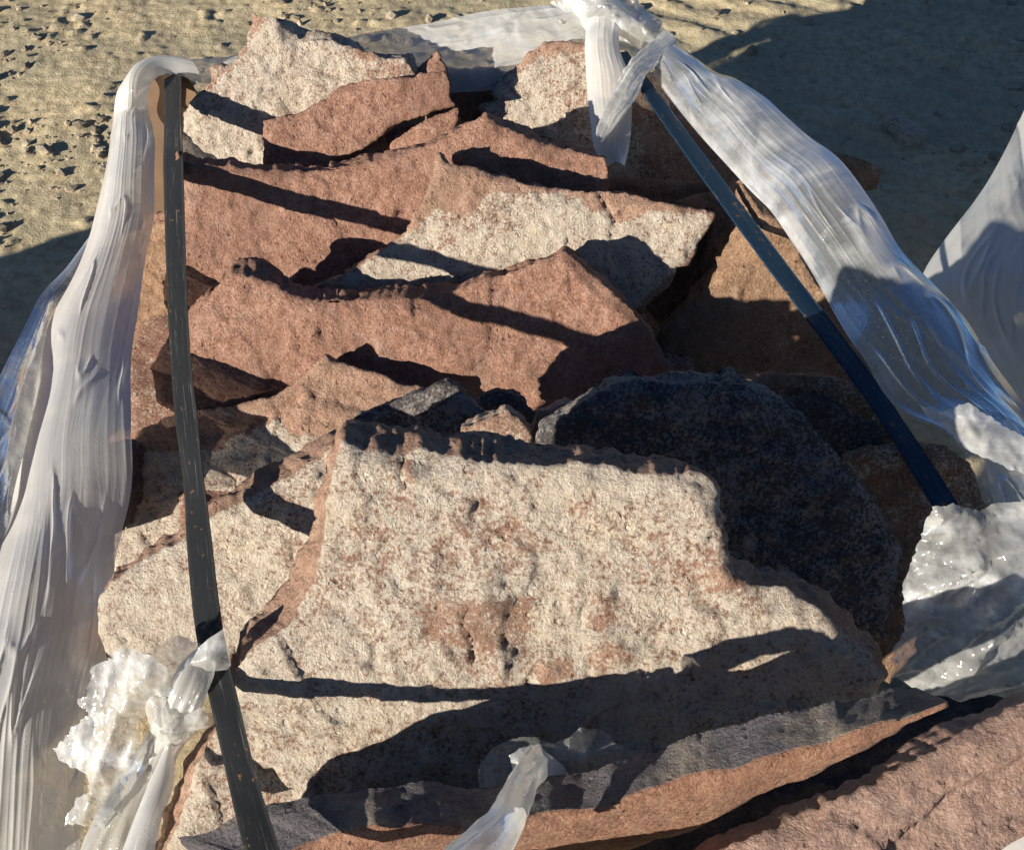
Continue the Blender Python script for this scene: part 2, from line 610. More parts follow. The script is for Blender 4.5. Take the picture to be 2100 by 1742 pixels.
# red wedge tip and the red slab before it
slab("small red pointed stone tip standing up behind the smooth red slab", q(2, (490, 420), (560, 365), (632, 300), (660, 340), (690, 410), (690, 560), (500, 560)), (890, 140), 2.115, 30, 15, .04, M_RED, name="stone_wedge", cat="stone")
s2 = q(1, (1495, 688), (1680, 650), (1850, 565)) + q(2, (60, 488), (240, 455), (490, 440), (520, 408), (650, 400), (685, 420), (705, 500), (695, 550), (732, 600), (560, 650), (430, 690), (330, 750), (220, 830), (60, 925)) + q(1, (2000, 1060), (1500, 1060))
slab("smooth red slab leaning on the pale peaked slab at the back", s2, (680, 318), 2.075, 36, 4, .035, M_RED, amp=.75,
     zones=[(q(2, (540, 560), (600, 540), (640, 590), (590, 610)), .7, 10)], crust=-.2)
slab("small red stone wedged under the smooth red slab", q(2, (340, 800), (430, 735), (600, 665), (738, 612), (745, 680), (700, 760), (560, 900), (380, 940)), (860, 270), 2.10, 40, -5, .04, M_RED, name="stone_chip", cat="stone")
slab("dark stone in the black gap behind the smooth red slab's right end", q(2, (560, 380), (800, 395), (960, 380), (1050, 420), (980, 800), (560, 900)), (950, 190), 2.215, 34, 0, .06, M_TAN, crust=-.1, name="small_stone", cat="stone")  # filler added behind so this gap stays dark
slab("dark stone in the gap between the pale centre slab and the tan edged slab", q(2, (1550, 1000), (2300, 1050), (2500, 1500), (2300, 2100), (1500, 1900)), (1400, 560), 2.12, 36, 0, .06, M_TAN, crust=-.1)
# slab behind the hanging film
s4 = q(2, (1240, 238), (1330, 232), (1460, 242), (1700, 330), (1900, 440), (2150, 700), (2420, 1000), (2300, 1250), (1900, 1350), (1500, 1150), (900, 950), (860, 605), (905, 590), (955, 565), (935, 530), (960, 480), (1000, 430), (1080, 380), (1150, 300))
slab("pale slab half hidden behind the hanging film tail at the back", s4, (1100, 200), 2.165, 34, 0, .05, M_CREAM, crust=.7,
     zones=[(q(2, (1200, 200), (1460, 220), (1460, 270), (1220, 320), (1020, 450), (930, 500)), .0, 14), (q(2, (1760, 400), (2600, 900), (2300, 1300), (1750, 1200)), .15, 40)])
# long red slab across the pile
s3 = q(1, (1000, 868), (1050, 932), (1150, 935), (1300, 945), (1450, 965), (1600, 970), (1800, 970), (1950, 960)) + \
    q(2, (0, 962), (100, 943), (200, 935), (420, 890), (560, 830), (620, 812), (700, 762), (800, 702), (905, 645), (960, 690), (1040, 740), (1150, 790), (1300, 840), (1420, 868), (1590, 898), (1598, 955), (1612, 1000), (1580, 1200), (1300, 1500)) + \
    q(5, (500, 250)) + q(4, (1700, 420), (1100, 450), (960, 260), (925, 190), (920, 60)) + q(1, (920, 1620), (940, 1560), (1040, 1300), (1045, 1050), (1010, 1010), (988, 930))
slab("long red slab with a wavy top edge and low peak behind the centre slab", s3, (800, 455), 1.985, 35, 2, .05, M_RED, crust=-.35,
     back={1: q(1, (1060, 872))[0], 2: q(1, (1150, 893))[0], 3: q(1, (1300, 912))[0], 4: q(1, (1450, 932))[0], 5: q(1, (1600, 940))[0], 6: q(1, (1800, 940))[0], 7: q(1, (1950, 935))[0],
           8: q(2, (0, 932))[0], 9: q(2, (100, 915))[0], 10: q(2, (200, 890))[0], 11: q(2, (420, 838))[0], 12: q(2, (560, 798))[0], 13: q(2, (640, 770))[0], 14: q(2, (700, 740))[0], 15: q(2, (800, 688))[0], 16: q(2, (905, 635))[0],
           17: q(2, (970, 668))[0], 18: q(2, (1060, 705))[0], 19: q(2, (1170, 755))[0], 20: q(2, (1320, 805))[0], 21: q(2, (1430, 838))[0], 22: q(2, (1590, 885))[0]}, amp=.95)
# pale centre slab with red rim
s5 = q(2, (638, 872), (700, 940), (800, 950), (900, 975), (1000, 1005), (1100, 1035), (1190, 1065), (1300, 1070), (1430, 1087), (1560, 1085), (1700, 1100), (1850, 1140), (1980, 1165), (2100, 1195), (2210, 1212), (2195, 1260), (2155, 1330), (2105, 1400), (2095, 1460), (2065, 1512), (1990, 1520), (1950, 1620), (1700, 1850), (900, 1850), (100, 1800), (-150, 1680), (100, 1560), (300, 1445), (335, 1400), (440, 1310), (470, 1250), (520, 1180), (570, 1080), (595, 1000), (600, 930))
slab("red rimmed slab with a pale crusted face in the middle of the pile", s5, (1100, 535), 1.925, 37, 2, .045, M_CREAM, crust=-.2,
     zones=[(q(2, (450, 1330), (600, 1200), (800, 1210), (870, 1130), (980, 1080), (1080, 1100), (1170, 1080), (1290, 1090), (1430, 1140), (1500, 1200), (1600, 1180), (1640, 1280), (1760, 1230), (1870, 1200), (2150, 1225), (2180, 1270), (2050, 1500), (1600, 1900), (0, 1900), (100, 1560)), .85, 10)], amp=1.05,
     facet=lambda W, px, d: -.007 * np.exp(-(dist_poly(px, q(2, (1540, 1100), (1590, 1180), (1650, 1290)), False) / 4.0) ** 2))
# the two brown stones behind the right strap
slab("brown flat topped stone behind the blue strap, beside the film band", q(3, (90, 1145), (230, 1098), (400, 1070), (485, 1015), (560, 1060), (660, 1180), (620, 1330), (430, 1560), (300, 1500), (330, 1190)), (1470, 410), 2.04, 62, 0, .09, M_TAN, crust=-.3)
s7 = q(3, (610, 1228), (720, 1240), (820, 1400), (930, 1620)) + q(6, (980, 130), (1240, 580), (1150, 720), (500, 720), (80, 640), (30, 380)) + q(3, (190, 1742), (320, 1620), (410, 1480), (530, 1330))
slab("brown slab with a tan slanted edge passing under the blue strap", s7, (1560, 560), 1.955, 36, 4, .07, M_TAN, crust=-.3,
     back={0: q(3, (480, 1040))[0], 1: q(3, (660, 1170))[0], 9: q(6, (20, 340))[0], 10: q(3, (215, 1640))[0], 11: q(3, (325, 1500))[0], 12: q(3, (345, 1375))[0], 13: q(3, (430, 1240))[0]}, side_crust=-.4)
# big red slab in the middle
s6 = q(4, (1310, 8), (1480, 45), (1580, 80), (1600, 112), (1700, 140), (1830, 180), (1940, 178)) + q(5, (0, 178), (330, 165), (620, 155), (730, 122), (900, 45), (1060, 15)) + \
    q(2, (1200, 1490), (1335, 1420), (1385, 1432), (1440, 1490), (1540, 1590), (1650, 1690)) + q(5, (1760, 245), (1880, 420), (1975, 570), (1900, 760), (1200, 900), (300, 860), (0, 830)) + \
    q(4, (1700, 860), (1350, 850), (1120, 808), (1000, 800), (885, 755), (870, 650), (852, 560), (960, 430), (1080, 280), (1190, 150))
slab("large red slab with a hump at each end, widest in the pile's middle", s6, (850, 600), 1.83, 38, 0, .055, M_RED, crust=-.35, amp=1.05,
     back={0: q(1, (1345, 1478))[0], 1: q(1, (1440, 1462))[0], 2: q(1, (1530, 1500))[0], 3: q(1, (1600, 1560))[0], 4: q(1, (1680, 1610))[0], 5: q(4, (1830, 105))[0], 6: q(4, (1950, 112))[0], 7: q(5, (60, 115))[0], 8: q(5, (350, 95))[0], 9: q(5, (640, 70))[0],
           10: q(5, (750, 75))[0], 11: q(5, (910, 18))[0], 12: q(5, (1060, -10))[0], 13: q(2, (1205, 1470))[0], 14: q(2, (1345, 1412))[0], 15: q(2, (1400, 1425))[0], 16: q(2, (1460, 1480))[0], 17: q(2, (1570, 1580))[0], 18: q(2, (1670, 1680))[0],
           31: q(4, (845, 545))[0], 32: q(4, (950, 395))[0], 33: q(4, (1070, 225))[0], 34: q(4, (1200, 90))[0]})
# reddish slab with a pale patch, lower left
s8 = q(4, (960, 835), (1120, 805), (1350, 775), (1580, 710), (1700, 625), (1800, 545), (1862, 492)) + q(5, (150, 540), (300, 582), (420, 642), (600, 670), (560, 800), (250, 1050)) + \
    q(4, (1900, 1150), (1500, 1350), (1100, 1600), (640, 1720), (660, 1500), (740, 1250), (740, 1000), (800, 900))
slab("reddish slab with a chipped curved rim and a pale patch, left of the strap's middle", s8, (670, 735), 1.81, 58, -3, .045, M_CREAM, crust=-.3,
     zones=[(q(4, (1100, 1020), (1250, 1000), (1330, 930), (1500, 880), (1590, 850), (1640, 920), (1700, 930), (1790, 940), (1900, 1000), (1900, 1300), (640, 1800), (600, 1400), (760, 1060)), .8, 9)],
     facet=lambda W, px, d: .012 * (1 - smooth(0, 34, dist_poly(px, q(4, (960, 835), (1120, 805), (1350, 775), (1580, 710), (1700, 625), (1800, 545), (1862, 492)), False))) - .01 * np.exp(-(dist_poly(px, q(4, (1110, 960), (1400, 890), (1600, 800), (1700, 730)), False) / 9) ** 2))
slab("dark stone in shade between the large red slab and the grey slab", q(5, (780, 800), (870, 705), (950, 690), (1100, 720), (1190, 820), (1230, 950), (1200, 1100), (800, 1050)), (1010, 840), 1.70, 40, 0, .06, M_GREY_SHADE, crust=.2, name="small_stone", cat="stone")
slab("grey stone with a small sunlit triangle painted pale, above the big pale slab", q(5, (150, 842), (400, 745), (590, 675), (640, 655), (700, 645), (740, 662), (830, 760), (960, 850), (950, 1050), (400, 1050), (100, 1000)), (850, 850), 1.58, 42, 0, .05, M_GREY_SHADE, crust=.45, name="small_stone", cat="stone",
     zones=[(q(5, (590, 800), (780, 715), (860, 760), (820, 830)), 1.0, 4)])  # sunlit patch put into the colour as pale crust
slab("little tan stone catching the sun behind the big pale slab's edge", q(5, (760, 910), (870, 860), (960, 830), (1040, 797), (1090, 840), (1130, 880), (1165, 940), (1150, 1100), (760, 1100)), (1030, 870), 1.48, 36, 5, .05, M_CREAM, crust=.4, name="small_stone", cat="stone")
slab("narrow tan stone sliver beside the shaded grey slab", q(5, (1160, 960), (1180, 880), (1200, 800), (1260, 790), (1390, 760), (1400, 900), (1300, 1100), (1150, 1100)), (1140, 880), 1.55, 36, 8, .05, M_CREAM, crust=.1, name="small_stone", cat="stone")
# shaded stones on the right
slab("dark stone deep in the shade behind the blue strap, under the brown slab", q(6, (300, 700), (500, 640), (620, 600), (800, 590), (1000, 610), (1150, 640), (1350, 760), (1500, 1000), (1400, 1200), (600, 1200)), (1640, 830), 1.78, 42, 0, .07, M_TAN, crust=.1)
slab("purplish stone ridge in the shade left of the blue strap", q(6, (700, 760), (760, 735), (900, 690), (1040, 750), (1130, 830), (1300, 905), (1400, 1100), (1300, 1300), (900, 1200)), (1680, 880), 1.72, 46, 0, .06, M_GREY_SHADE, crust=.0)
slab("dark stone in shade at the lower end of the blue strap", q(6, (1000, 1200), (1100, 1060), (1250, 1010), (1450, 990), (1650, 1000), (1800, 1100), (1900, 1400), (1800, 1900), (1000, 1900)), (1840, 1060), 1.66, 46, -6, .07, M_TAN, crust=.15)
slab("small dark stone under the crumpled film on the right", q(9, (1050, 420), (1110, 390), (1200, 345), (1440, 235), (1560, 300), (1500, 600), (1340, 800), (1150, 700)), (1780, 1240), 1.5, 46, -6, .06, M_TAN, crust=.1, name="small_stone", cat="stone")
s15 = q(5, (1180, 980), (1210, 915), (1330, 845), (1450, 765), (1560, 690), (1640, 625), (1740, 612), (1860, 630)) + \
    q(6, (60, 655), (230, 650), (400, 640), (500, 655), (610, 690), (710, 725), (800, 800), (870, 840), (905, 910), (960, 960), (1060, 1045), (1110, 1115), (1170, 1190), (1230, 1290), (1420, 1600), (1300, 2100), (300, 1950), (0, 1300)) + q(5, (1300, 1250))
slab("large grey mottled slab lying in the shade right of the big pale slab", s15, (1400, 850), 1.45, 44, 4, .06, M_GREY_SHADE, crust=.45, amp=1.5,
     back={3: q(5, (1440, 735))[0], 4: q(5, (1545, 650))[0], 5: q(5, (1620, 570))[0], 6: q(5, (1700, 560))[0], 7: q(5, (1820, 580))[0], 8: q(6, (60, 592))[0], 9: q(6, (230, 570))[0], 10: q(6, (430, 560))[0], 11: q(6, (500, 610))[0], 12: q(6, (620, 655))[0], 13: q(6, (720, 712))[0]}, side_crust=.6)
# left edge stones
slab("dark reddish stone behind the grey strap beside the cardboard", q(1, (820, 1240), (930, 1200), (1020, 1220), (1060, 1500), (1040, 1742), (900, 1900), (650, 1900), (720, 1500)), (330, 530), 2.2, 30, -12, .10, M_RED, crust=-.3)
slab("dark stone low on the left, between the film curtain and the grey strap", q(4, (640, 520), (760, 430), (960, 370), (1010, 600), (1020, 830), (900, 900), (640, 950), (560, 800)), (310, 760), 2.16, 36, -12, .10, M_CREAM, crust=.3)
slab("reddish stone below the chipped slab's left end, behind the film curtain", q(4, (620, 950), (700, 890), (880, 835), (960, 830), (1000, 1000), (900, 1200), (600, 1250)), (300, 890), 2.06, 36, -10, .08, M_RED, crust=.1)
slab("dark stone deep in the shade behind the film curtain's inner edge", q(1, (700, 1350), (900, 1250), (1150, 1300), (1250, 1742), (1250, 2600), (900, 2900), (600, 2900), (560, 2000)), (330, 640), 2.15, 40, -8, .06, M_TAN, crust=-.2)
slab("lump of stone added behind the film curtain to shade the chipped slab", q(4, (420, 1060), (520, 1010), (620, 985), (670, 1010), (685, 1150), (670, 1300), (640, 1500), (480, 1560), (380, 1300)), (230, 1000), 1.70, 42, -10, .08, M_GREY_SHADE, crust=.1)  # added behind the film to cast shade on the chipped slab
# pale slab on the left
s10 = q(7, (560, 300)) + q(7, (625, 248)) + q(4, (740, 1690), (900, 1610), (1050, 1545), (1200, 1410), (1480, 1265), (1850, 1065), (1915, 1010)) + q(7, (1950, 100), (1750, 560), (1360, 760), (1000, 760), (640, 700), (560, 500))
slab("pale pitted slab with a brown slanted top edge on the left, under the strap", s10, (500, 1100), 1.42, 42, -4, .05, M_CREAM, crust=.78, amp=1.15,
     back={1: q(4, (655, 1700))[0], 2: q(4, (760, 1640))[0], 3: q(4, (900, 1555))[0], 4: q(4, (1050, 1440))[0], 5: q(4, (1190, 1330))[0], 6: q(4, (1450, 1130))[0], 7: q(4, (1700, 1010))[0], 8: q(4, (1895, 925))[0]}, side_crust=-.3)
# the big pale slab in front
s11 = q(5, (70, 985), (230, 1040), (420, 1060), (520, 1025), (680, 1060), (790, 1080), (930, 1097), (1100, 1092), (1310, 1112), (1390, 1098), (1560, 1122), (1700, 1150), (1860, 1150), (2020, 1165)) + \
    q(6, (200, 1140), (300, 1170), (350, 1245), (380, 1400), (400, 1560), (440, 1640)) + q(9, (440, 130), (500, 190), (570, 245), (720, 250), (830, 300), (920, 350), (990, 440), (1105, 520), (1310, 760), (1000, 1150)) + \
    q(8, (1800, 1550), (800, 1800)) + q(7, (1500, 1850), (930, 1790), (1060, 1420), (1200, 1090), (1335, 735), (1430, 620), (1640, 470), (1720, 350), (1790, 220), (1830, 0)) + q(4, (1840, 1500), (1870, 1280), (1905, 1100))
bk = {}
for i, p in enumerate(q(5, (85, 850), (230, 850), (400, 870), (540, 880), (700, 905), (800, 915), (930, 925), (1110, 955), (1310, 985), (1390, 990), (1560, 1010), (1700, 1015), (1850, 1020), (2000, 1055)) + q(6, (190, 1075), (295, 1135), (352, 1230), (388, 1395), (408, 1555), (446, 1625)) +
                      q(9, (450, 90), (530, 105), (640, 125), (740, 125), (830, 180), (930, 250), (1000, 340), (1170, 420), (1330, 740))):
    bk[i] = p
n0 = len(s11)
for i, p in zip(range(n0 - 12, n0), q(7, (860, 1790), (985, 1400), (1190, 1055), (1320, 700), (1390, 500), (1480, 400), (1620, 230), (1690, 140), (1755, 0)) + q(4, (1760, 1500), (1825, 1250), (1870, 1000))):
    bk[i] = p


def s11_relief(W, px, d):
    h = 0
    for (k, x, y, r, a) in ((8, 430, 460, 45, .008), (8, 800, 430, 50, .010), (8, 1010, 680, 38, .009), (8, 1270, 710, 40, .010), (8, 1600, 620, 46, .008), (8, 1540, 330, 42, .009), (5, 450, 1160, 26, .007), (9, 380, 200, 34, .007), (8, 900, 260, 34, .006)):
        c = np.array(q(k, (x, y))[0])
        h = h + a * np.exp(-(((px - c) / r) ** 2).sum(1))
    for line, a, ww in ((q(8, (830, 330), (770, 400), (770, 460), (820, 540), (830, 650)), .008, 5), (q(8, (1150, 830), (1130, 780), (1200, 700)), .007, 6), (q(8, (1500, 300), (1440, 420), (1460, 500)), .006, 6), (q(8, (1480, 760), (1500, 640), (1590, 560)), .006, 6),
                        (q(5, (430, 1080), (410, 1160), (440, 1230)), .007, 5), (q(8, (230, 520), (270, 600), (270, 680)), .006, 6), (q(7, (1800, 205), (1940, 212)), .006, 4)):
        h = h - a * np.exp(-(dist_poly(px, line, False) / ww) ** 2)
    return h


slab("biggest slab, a broad pale crusted face filling the front of the pile", s11, (860, 1425), 1.2, 42, 0, .05, M_CREAM, back=bk, crust=.74, side_crust=-.35, sp=.0042, amp=1.1, facet=s11_relief,
     zones=[(q(8, (500, 380), (800, 300), (1150, 330), (1180, 500), (900, 600), (560, 560)), .24, 18), (q(8, (1480, 260), (1700, 280), (1680, 480), (1460, 460)), .28, 14), (q(8, (1200, 680), (1380, 640), (1420, 760), (1180, 830)), .22, 10),
            (q(9, (300, 130), (470, 180), (500, 260), (330, 270)), .25, 10), (q(8, (1500, 580), (1700, 560), (1780, 680), (1500, 760)), .25, 12), (q(5, (900, 1550), (1100, 1450), (1250, 1600), (1050, 1742)), .42, 25), (q(5, (1350, 1300), (1500, 1280), (1480, 1420), (1380, 1420)), .45, 20), (q(5, (410, 1080), (480, 1060), (520, 1200), (440, 1250)), .1, 6)])
# dark-topped long stone at the front
s13 = q(8, (-500, 1850), (0, 1740), (280, 1645), (560, 1642), (910, 1620), (1140, 1572), (1400, 1542), (1600, 1500)) + \
    q(9, (0, 1420), (100, 1405), (310, 1350), (440, 1330), (640, 1250), (860, 1190), (1000, 1160), (1060, 1120), (1200, 1080), (1400, 1040), (1470, 1005), (1670, 942), (1685, 960), (1450, 1042), (1390, 1110), (1200, 1215), (900, 1330), (700, 1430), (500, 1510), (380, 1560), (0, 1720), (-300, 1860)) + q(8, (600, 2300), (-500, 2300))
bk = {i: p for i, p in enumerate(q(8, (-866, 1720), (-430, 1560), (250, 1430), (560, 1388), (830, 1385), (1140, 1370), (1400, 1325), (1600, 1262)) + q(9, (0, 1210), (150, 1160), (300, 1120), (460, 1065), (680, 1000), (870, 960), (1010, 912), (1080, 925), (1250, 893), (1390, 848), (1500, 845), (1640, 915), (1655, 930), (1445, 885), (1388, 905), (1205, 1005), (905, 1090)))}
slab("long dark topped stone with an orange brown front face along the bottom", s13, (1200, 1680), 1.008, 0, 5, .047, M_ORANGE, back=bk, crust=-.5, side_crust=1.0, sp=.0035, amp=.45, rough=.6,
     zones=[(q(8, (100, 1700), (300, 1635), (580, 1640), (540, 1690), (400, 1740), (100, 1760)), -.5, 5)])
slab("filler stone added to keep the gap below the orange face dark", q(9, (-400, 2100), (0, 1600), (900, 1250), (1500, 1010), (1900, 940), (2200, 900), (2200, 1500), (900, 2100)), (1700, 1600), 1.52, 40, 6, .06, M_GREY_SHADE, crust=-.2)  # added deep in the recess so the gap reads black
s14 = q(9, (200, 1830), (400, 1745), (720, 1612), (900, 1522), (1140, 1412), (1270, 1372), (1440, 1252), (1600, 1182), (1700, 1112), (1900, 1032), (2150, 900), (2500, 800), (2500, 2400), (-1600, 2400), (-1400, 2150))
slab("plum brown slab filling the bottom right corner", s14, (1800, 1700), .985, 58, 0, .05, M_PLUM, crust=-.5, sp=.004, amp=.7,
     facet=lambda W, px, d: -.010 * smooth(-6, 6, dist_poly(px, q(9, (1300, 1700), (1550, 1560), (1680, 1420), (1900, 1300), (2200, 1200)), False) * np.where(in_poly(px, q(9, (1300, 1742), (1550, 1560), (1680, 1420), (1900, 1300), (2600, 1100), (2600, 2200), (1300, 2200))), 1, -1)))

slab("brown stone corner poking out beyond the right film band", q(3, (1020, 880), (1110, 888), (1200, 920), (1292, 962), (1270, 1080), (1150, 1100), (1040, 1000)), (1790, 340), 2.5, 30, 10, .08, M_TAN, crust=-.2, name="small_stone", cat="stone")
gp = [ground_hit(*p) for p in q(3, (1290, 705), (1400, 728), (1535, 805), (1515, 832), (1390, 826), (1340, 770))]
gP = np.mean(gp, 0) + np.array([0, 0, .035]); gn = np.array([0.05, -.05, 1.0]); gn /= np.linalg.norm(gn)
ge1 = np.array([1.0, 0, -.05]); ge1 /= np.linalg.norm(ge1)
o = build_slab("flat_stone", gP, gn, ge1, np.cross(gn, ge1), [p + np.array([0, 0, .035]) for p in gp], [np.array([0, 0, -.05])] * 6, M_CREAM, sp=.008, amp=.5, crust=.9)
tag(o, "pale flat stone lying alone on the shaded ground at the back right", "stone")
# cardboard corner sheet at the back left corner
m, t = new_mat("cardboard")
out = N(t, "ShaderNodeOutputMaterial"); b = N(t, "ShaderNodeBsdfPrincipled"); t.links.new(b.outputs[0], out.inputs[0])
pos = N(t, "ShaderNodeNewGeometry").outputs["Position"]
t.links.new(ramp(t, noise(t, pos, 12, 5, .6), [(0.3, (0.07, 0.036, 0.015)), (0.7, (0.14, 0.075, 0.03))]), b.inputs["Base Color"])
b.inputs["Roughness"].default_value = .7
M_CARD = m


def board(name, label, cat, poly, anchor, tt, th, az, thick, mat):
    P, n, e1, e2 = plane(anchor, tt, th, az)
    A = [hit(p, P, n) for p in poly]
    B = [p - n * thick for p in A]
    k = len(A)
    F = [tuple(range(k)), tuple(range(2 * k - 1, k - 1, -1))] + [(i, k + i, k + (i + 1) % k, (i + 1) % k) for i in range(k)]
    o = link_mesh(name, A + B, F, mat, smooth_shade=False)
    return tag(o, label, cat)


board("cardboard_corner", "tan cardboard corner sheet behind the top of the grey strap", "cardboard", q(1, (820, 520), (890, 440), (1010, 410), (1075, 460), (1120, 540), (1070, 640), (1060, 950), (1000, 1220), (800, 1250)), (345, 260), 2.2, 15, -10, .006, M_CARD)

# ------------------------------------------------------------------ wooden pallet and the flat slabs the pile rests on
M_WOOD = simple_noise_mat("weathered_wood", [(0.3, (0.16, 0.12, 0.08)), (0.7, (0.34, 0.27, 0.19))], 9, .8, .2, .002, 120)


def box(name, c, s, rz, mat, parent=None):
    V = np.array([[x, y, z] for x in (-.5, .5) for y in (-.5, .5) for z in (-.5, .5)]) * np.array(s)
    ca, sa = math.cos(rz), math.sin(rz)
    V = np.stack([V[:, 0] * ca - V[:, 1] * sa, V[:, 0] * sa + V[:, 1] * ca, V[:, 2]], 1) + np.array(c)
    return link_mesh(name, V, [(0, 1, 3, 2), (4, 6, 7, 5), (0, 4, 5, 1), (2, 3, 7, 6), (0, 2, 6, 4), (1, 5, 7, 3)], mat, parent=parent, smooth_shade=False)


RZ = math.radians(12)
def pile_xy(a, d):
    return np.array([-0.02 + a * math.cos(RZ) - d * math.sin(RZ), 0.62 + a * math.sin(RZ) + d * math.cos(RZ)])


pal = bpy.data.objects.new("wooden_pallet", None); COL.objects.link(pal)
pal.location = Vector((*pile_xy(0, .6), 0.03))
tag(pal, "weathered wooden pallet under the stone pile", "pallet")
for k in range(9):
    box("board", (*pile_xy(0, .04 + k * .145), .142), (.82, .10, .022), RZ, M_WOOD, pal)
for k in (-.34, 0, .34):
    box("stringer", (*pile_xy(k, .62), .08), (.10, 1.26, .10), RZ, M_WOOD, pal)


def flat_slab(label, z, size, ang, off, thick, mat, group):
    n = np.array([0, 0, 1.0]); e1 = np.array([math.cos(ang), math.sin(ang), 0]); e2 = np.cross(n, e1)
    P = np.array([off[0], off[1], z])
    k = 9
    F3 = []
    for i in range(k):
        a = 2 * math.pi * i / k
        r = random.uniform(.85, 1.1)
        c_, s_ = math.cos(a), math.sin(a)
        F3.append(P + e1 * math.copysign(abs(c_) ** .6, c_) * size[0] * r + e2 * math.copysign(abs(s_) ** .6, s_) * size[1] * r)
    o = build_slab("stone_slab", P, n, e1, e2, F3, [-n * thick] * k, mat, sp=.02, crust=.2)
    tag(o, label, "stone slab", group)


flat_slab("lowest flat slab lying on the pallet boards under the pile", .235, (.50, .56), RZ, pile_xy(0, .66), .078, M_RED, GROUP)
flat_slab("flat slab lying on the lowest slab under the pile", .315, (.46, .50), RZ + .1, pile_xy(0.03, .60), .078, M_RED, GROUP)


# the next stacked slabs to the left, just out of view, whose shadow crosses the ground on the left
def upright(x, y, wd, ht, th_, mat):
    n = np.array([0.25, -0.95, 0.18]); n /= np.linalg.norm(n)
    e1 = np.cross(np.array([0, 0, 1.0]), n); e1 /= np.linalg.norm(e1); e2 = np.cross(n, e1)
    P = np.array([x, y, 0.0])
    sh = [(-.5, 0), (.5, 0), (.52, .7), (.3, .95), (.05, 1.0), (-.2, .86), (-.5, .8)]
    F3 = [P + e1 * a * wd * random.uniform(.93, 1.07) + e2 * b_ * ht * random.uniform(.95, 1.04) for a, b_ in sh]
    o = build_slab("stone_slab", P, n, e1, e2, F3, [-n * th_] * len(sh), mat, sp=.02, crust=.2)
    tag(o, "stone slab standing in the next stack to the left of the film curtain", "stone slab", "stone slabs of the next stack to the left")


for k in range(7):
    upright(-2.48 + .02 * k, -.62 + .235 * k, .9 + .1 * (k % 3), .62 + .05 * (k % 2), .09, M_CREAM if k % 2 else M_RED)


def shade_slab(label, c, wd, ht, az, mat):  # unseen slabs added before the pile to block sun into the gap
    a = math.radians(az)
    n = np.array([math.sin(a), -math.cos(a), .12]); n /= np.linalg.norm(n)
    e1 = np.array([math.cos(a), math.sin(a), 0]); e2 = np.cross(n, e1)
    P = np.array([c[0], c[1], .15])
    sh = [(-.5, 0), (.5, 0), (.52, .8), (.25, .97), (-.05, 1.0), (-.3, .93), (-.52, .97)]
    o = build_slab("stone_slab", P, n, e1, e2, [P + e1 * x_ * wd + e2 * y_ * ht for x_, y_ in sh], [-n * .07] * len(sh), mat, sp=.02, crust=.2)
    tag(o, label, "stone slab", GROUP)


shade_slab("red upright slab added out of view to shade the gap, near left end", (-.22, .13), .56, .47, 6, M_RED)
shade_slab("pale upright slab added out of view to shade the gap, near right end", (.36, .18), .56, .46, 3, M_CREAM)
# ------------------------------------------------------------------ straps
def strap_mat(name, base, metal, rust=0.62):
    m, t = new_mat(name)
    out = N(t, "ShaderNodeOutputMaterial"); b = N(t, "ShaderNodeBsdfPrincipled"); t.links.new(b.outputs[0], out.inputs[0])
    uvn = N(t, "ShaderNodeUVMap"); mp = N(t, "ShaderNodeMapping"); mp.inputs["Scale"].default_value = (420, 7, 1)
    t.links.new(uvn.outputs[0], mp.inputs[0])
    scr = noise(t, mp.outputs[0], 1.0, 5, 0.7)
    mp2 = N(t, "ShaderNodeMapping"); mp2.inputs["Scale"].default_value = (110, 60, 1); t.links.new(uvn.outputs[0], mp2.inputs[0])
    sp2 = noise(t, mp2.outputs[0], 1.0, 5, 0.7, 0.6)
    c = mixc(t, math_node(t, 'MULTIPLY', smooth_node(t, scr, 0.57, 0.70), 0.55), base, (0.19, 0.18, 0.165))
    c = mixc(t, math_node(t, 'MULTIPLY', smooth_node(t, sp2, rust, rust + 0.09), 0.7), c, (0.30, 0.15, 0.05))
    t.links.new(c, b.inputs["Base Color"])
    t.links.new(ramp(t, scr, [(0.3, (0.30,) * 3), (0.75, (0.5,) * 3)]), b.inputs["Roughness"])
    b.inputs["Metallic"].default_value = metal
    b.inputs["Specular IOR Level"].default_value = 0.12
    return m


M_STRAP = strap_mat("strap_steel", (0.017, 0.018, 0.019), 0.0)
M_STRAP_SKY = strap_mat("strap_steel_sky_tint", (0.018, 0.048, 0.085), 0.4, 0.58)  # sky reflection painted in as a blue base colour


def spline(pts, n):
    """Catmull-Rom through rows of pts, n samples per span."""
    pts = np.asarray(pts, float)
    P_ = np.concatenate([[2 * pts[0] - pts[1]], pts, [2 * pts[-1] - pts[-2]]])
    r = []
    for i in range(len(pts) - 1):
        p0, p1, p2, p3 = P_[i:i + 4]
        for j in range(n):
            s = j / n
            r.append(0.5 * ((2 * p1) + (-p0 + p2) * s + (2 * p0 - 5 * p1 + 4 * p2 - p3) * s * s + (-p0 + 3 * p1 - 3 * p2 + p3) * s ** 3))
    r.append(pts[-1])
    return np.array(r)


def soften(p, k):
    k = max(3, k | 1)
    w_ = np.hanning(k + 2)[1:-1]; w_ /= w_.sum()
    e0 = 2 * p[0] - p[1:k // 2 + 1][::-1]; e1 = 2 * p[-1] - p[-k // 2:-1][::-1][:k // 2]
    q_ = np.concatenate([e0, p, e1])
    r = np.stack([np.convolve(q_[:, c_], w_, 'valid') for c_ in range(p.shape[1])], 1)
    return r[:len(p)] if len(r) >= len(p) else np.concatenate([r, p[len(r):]])


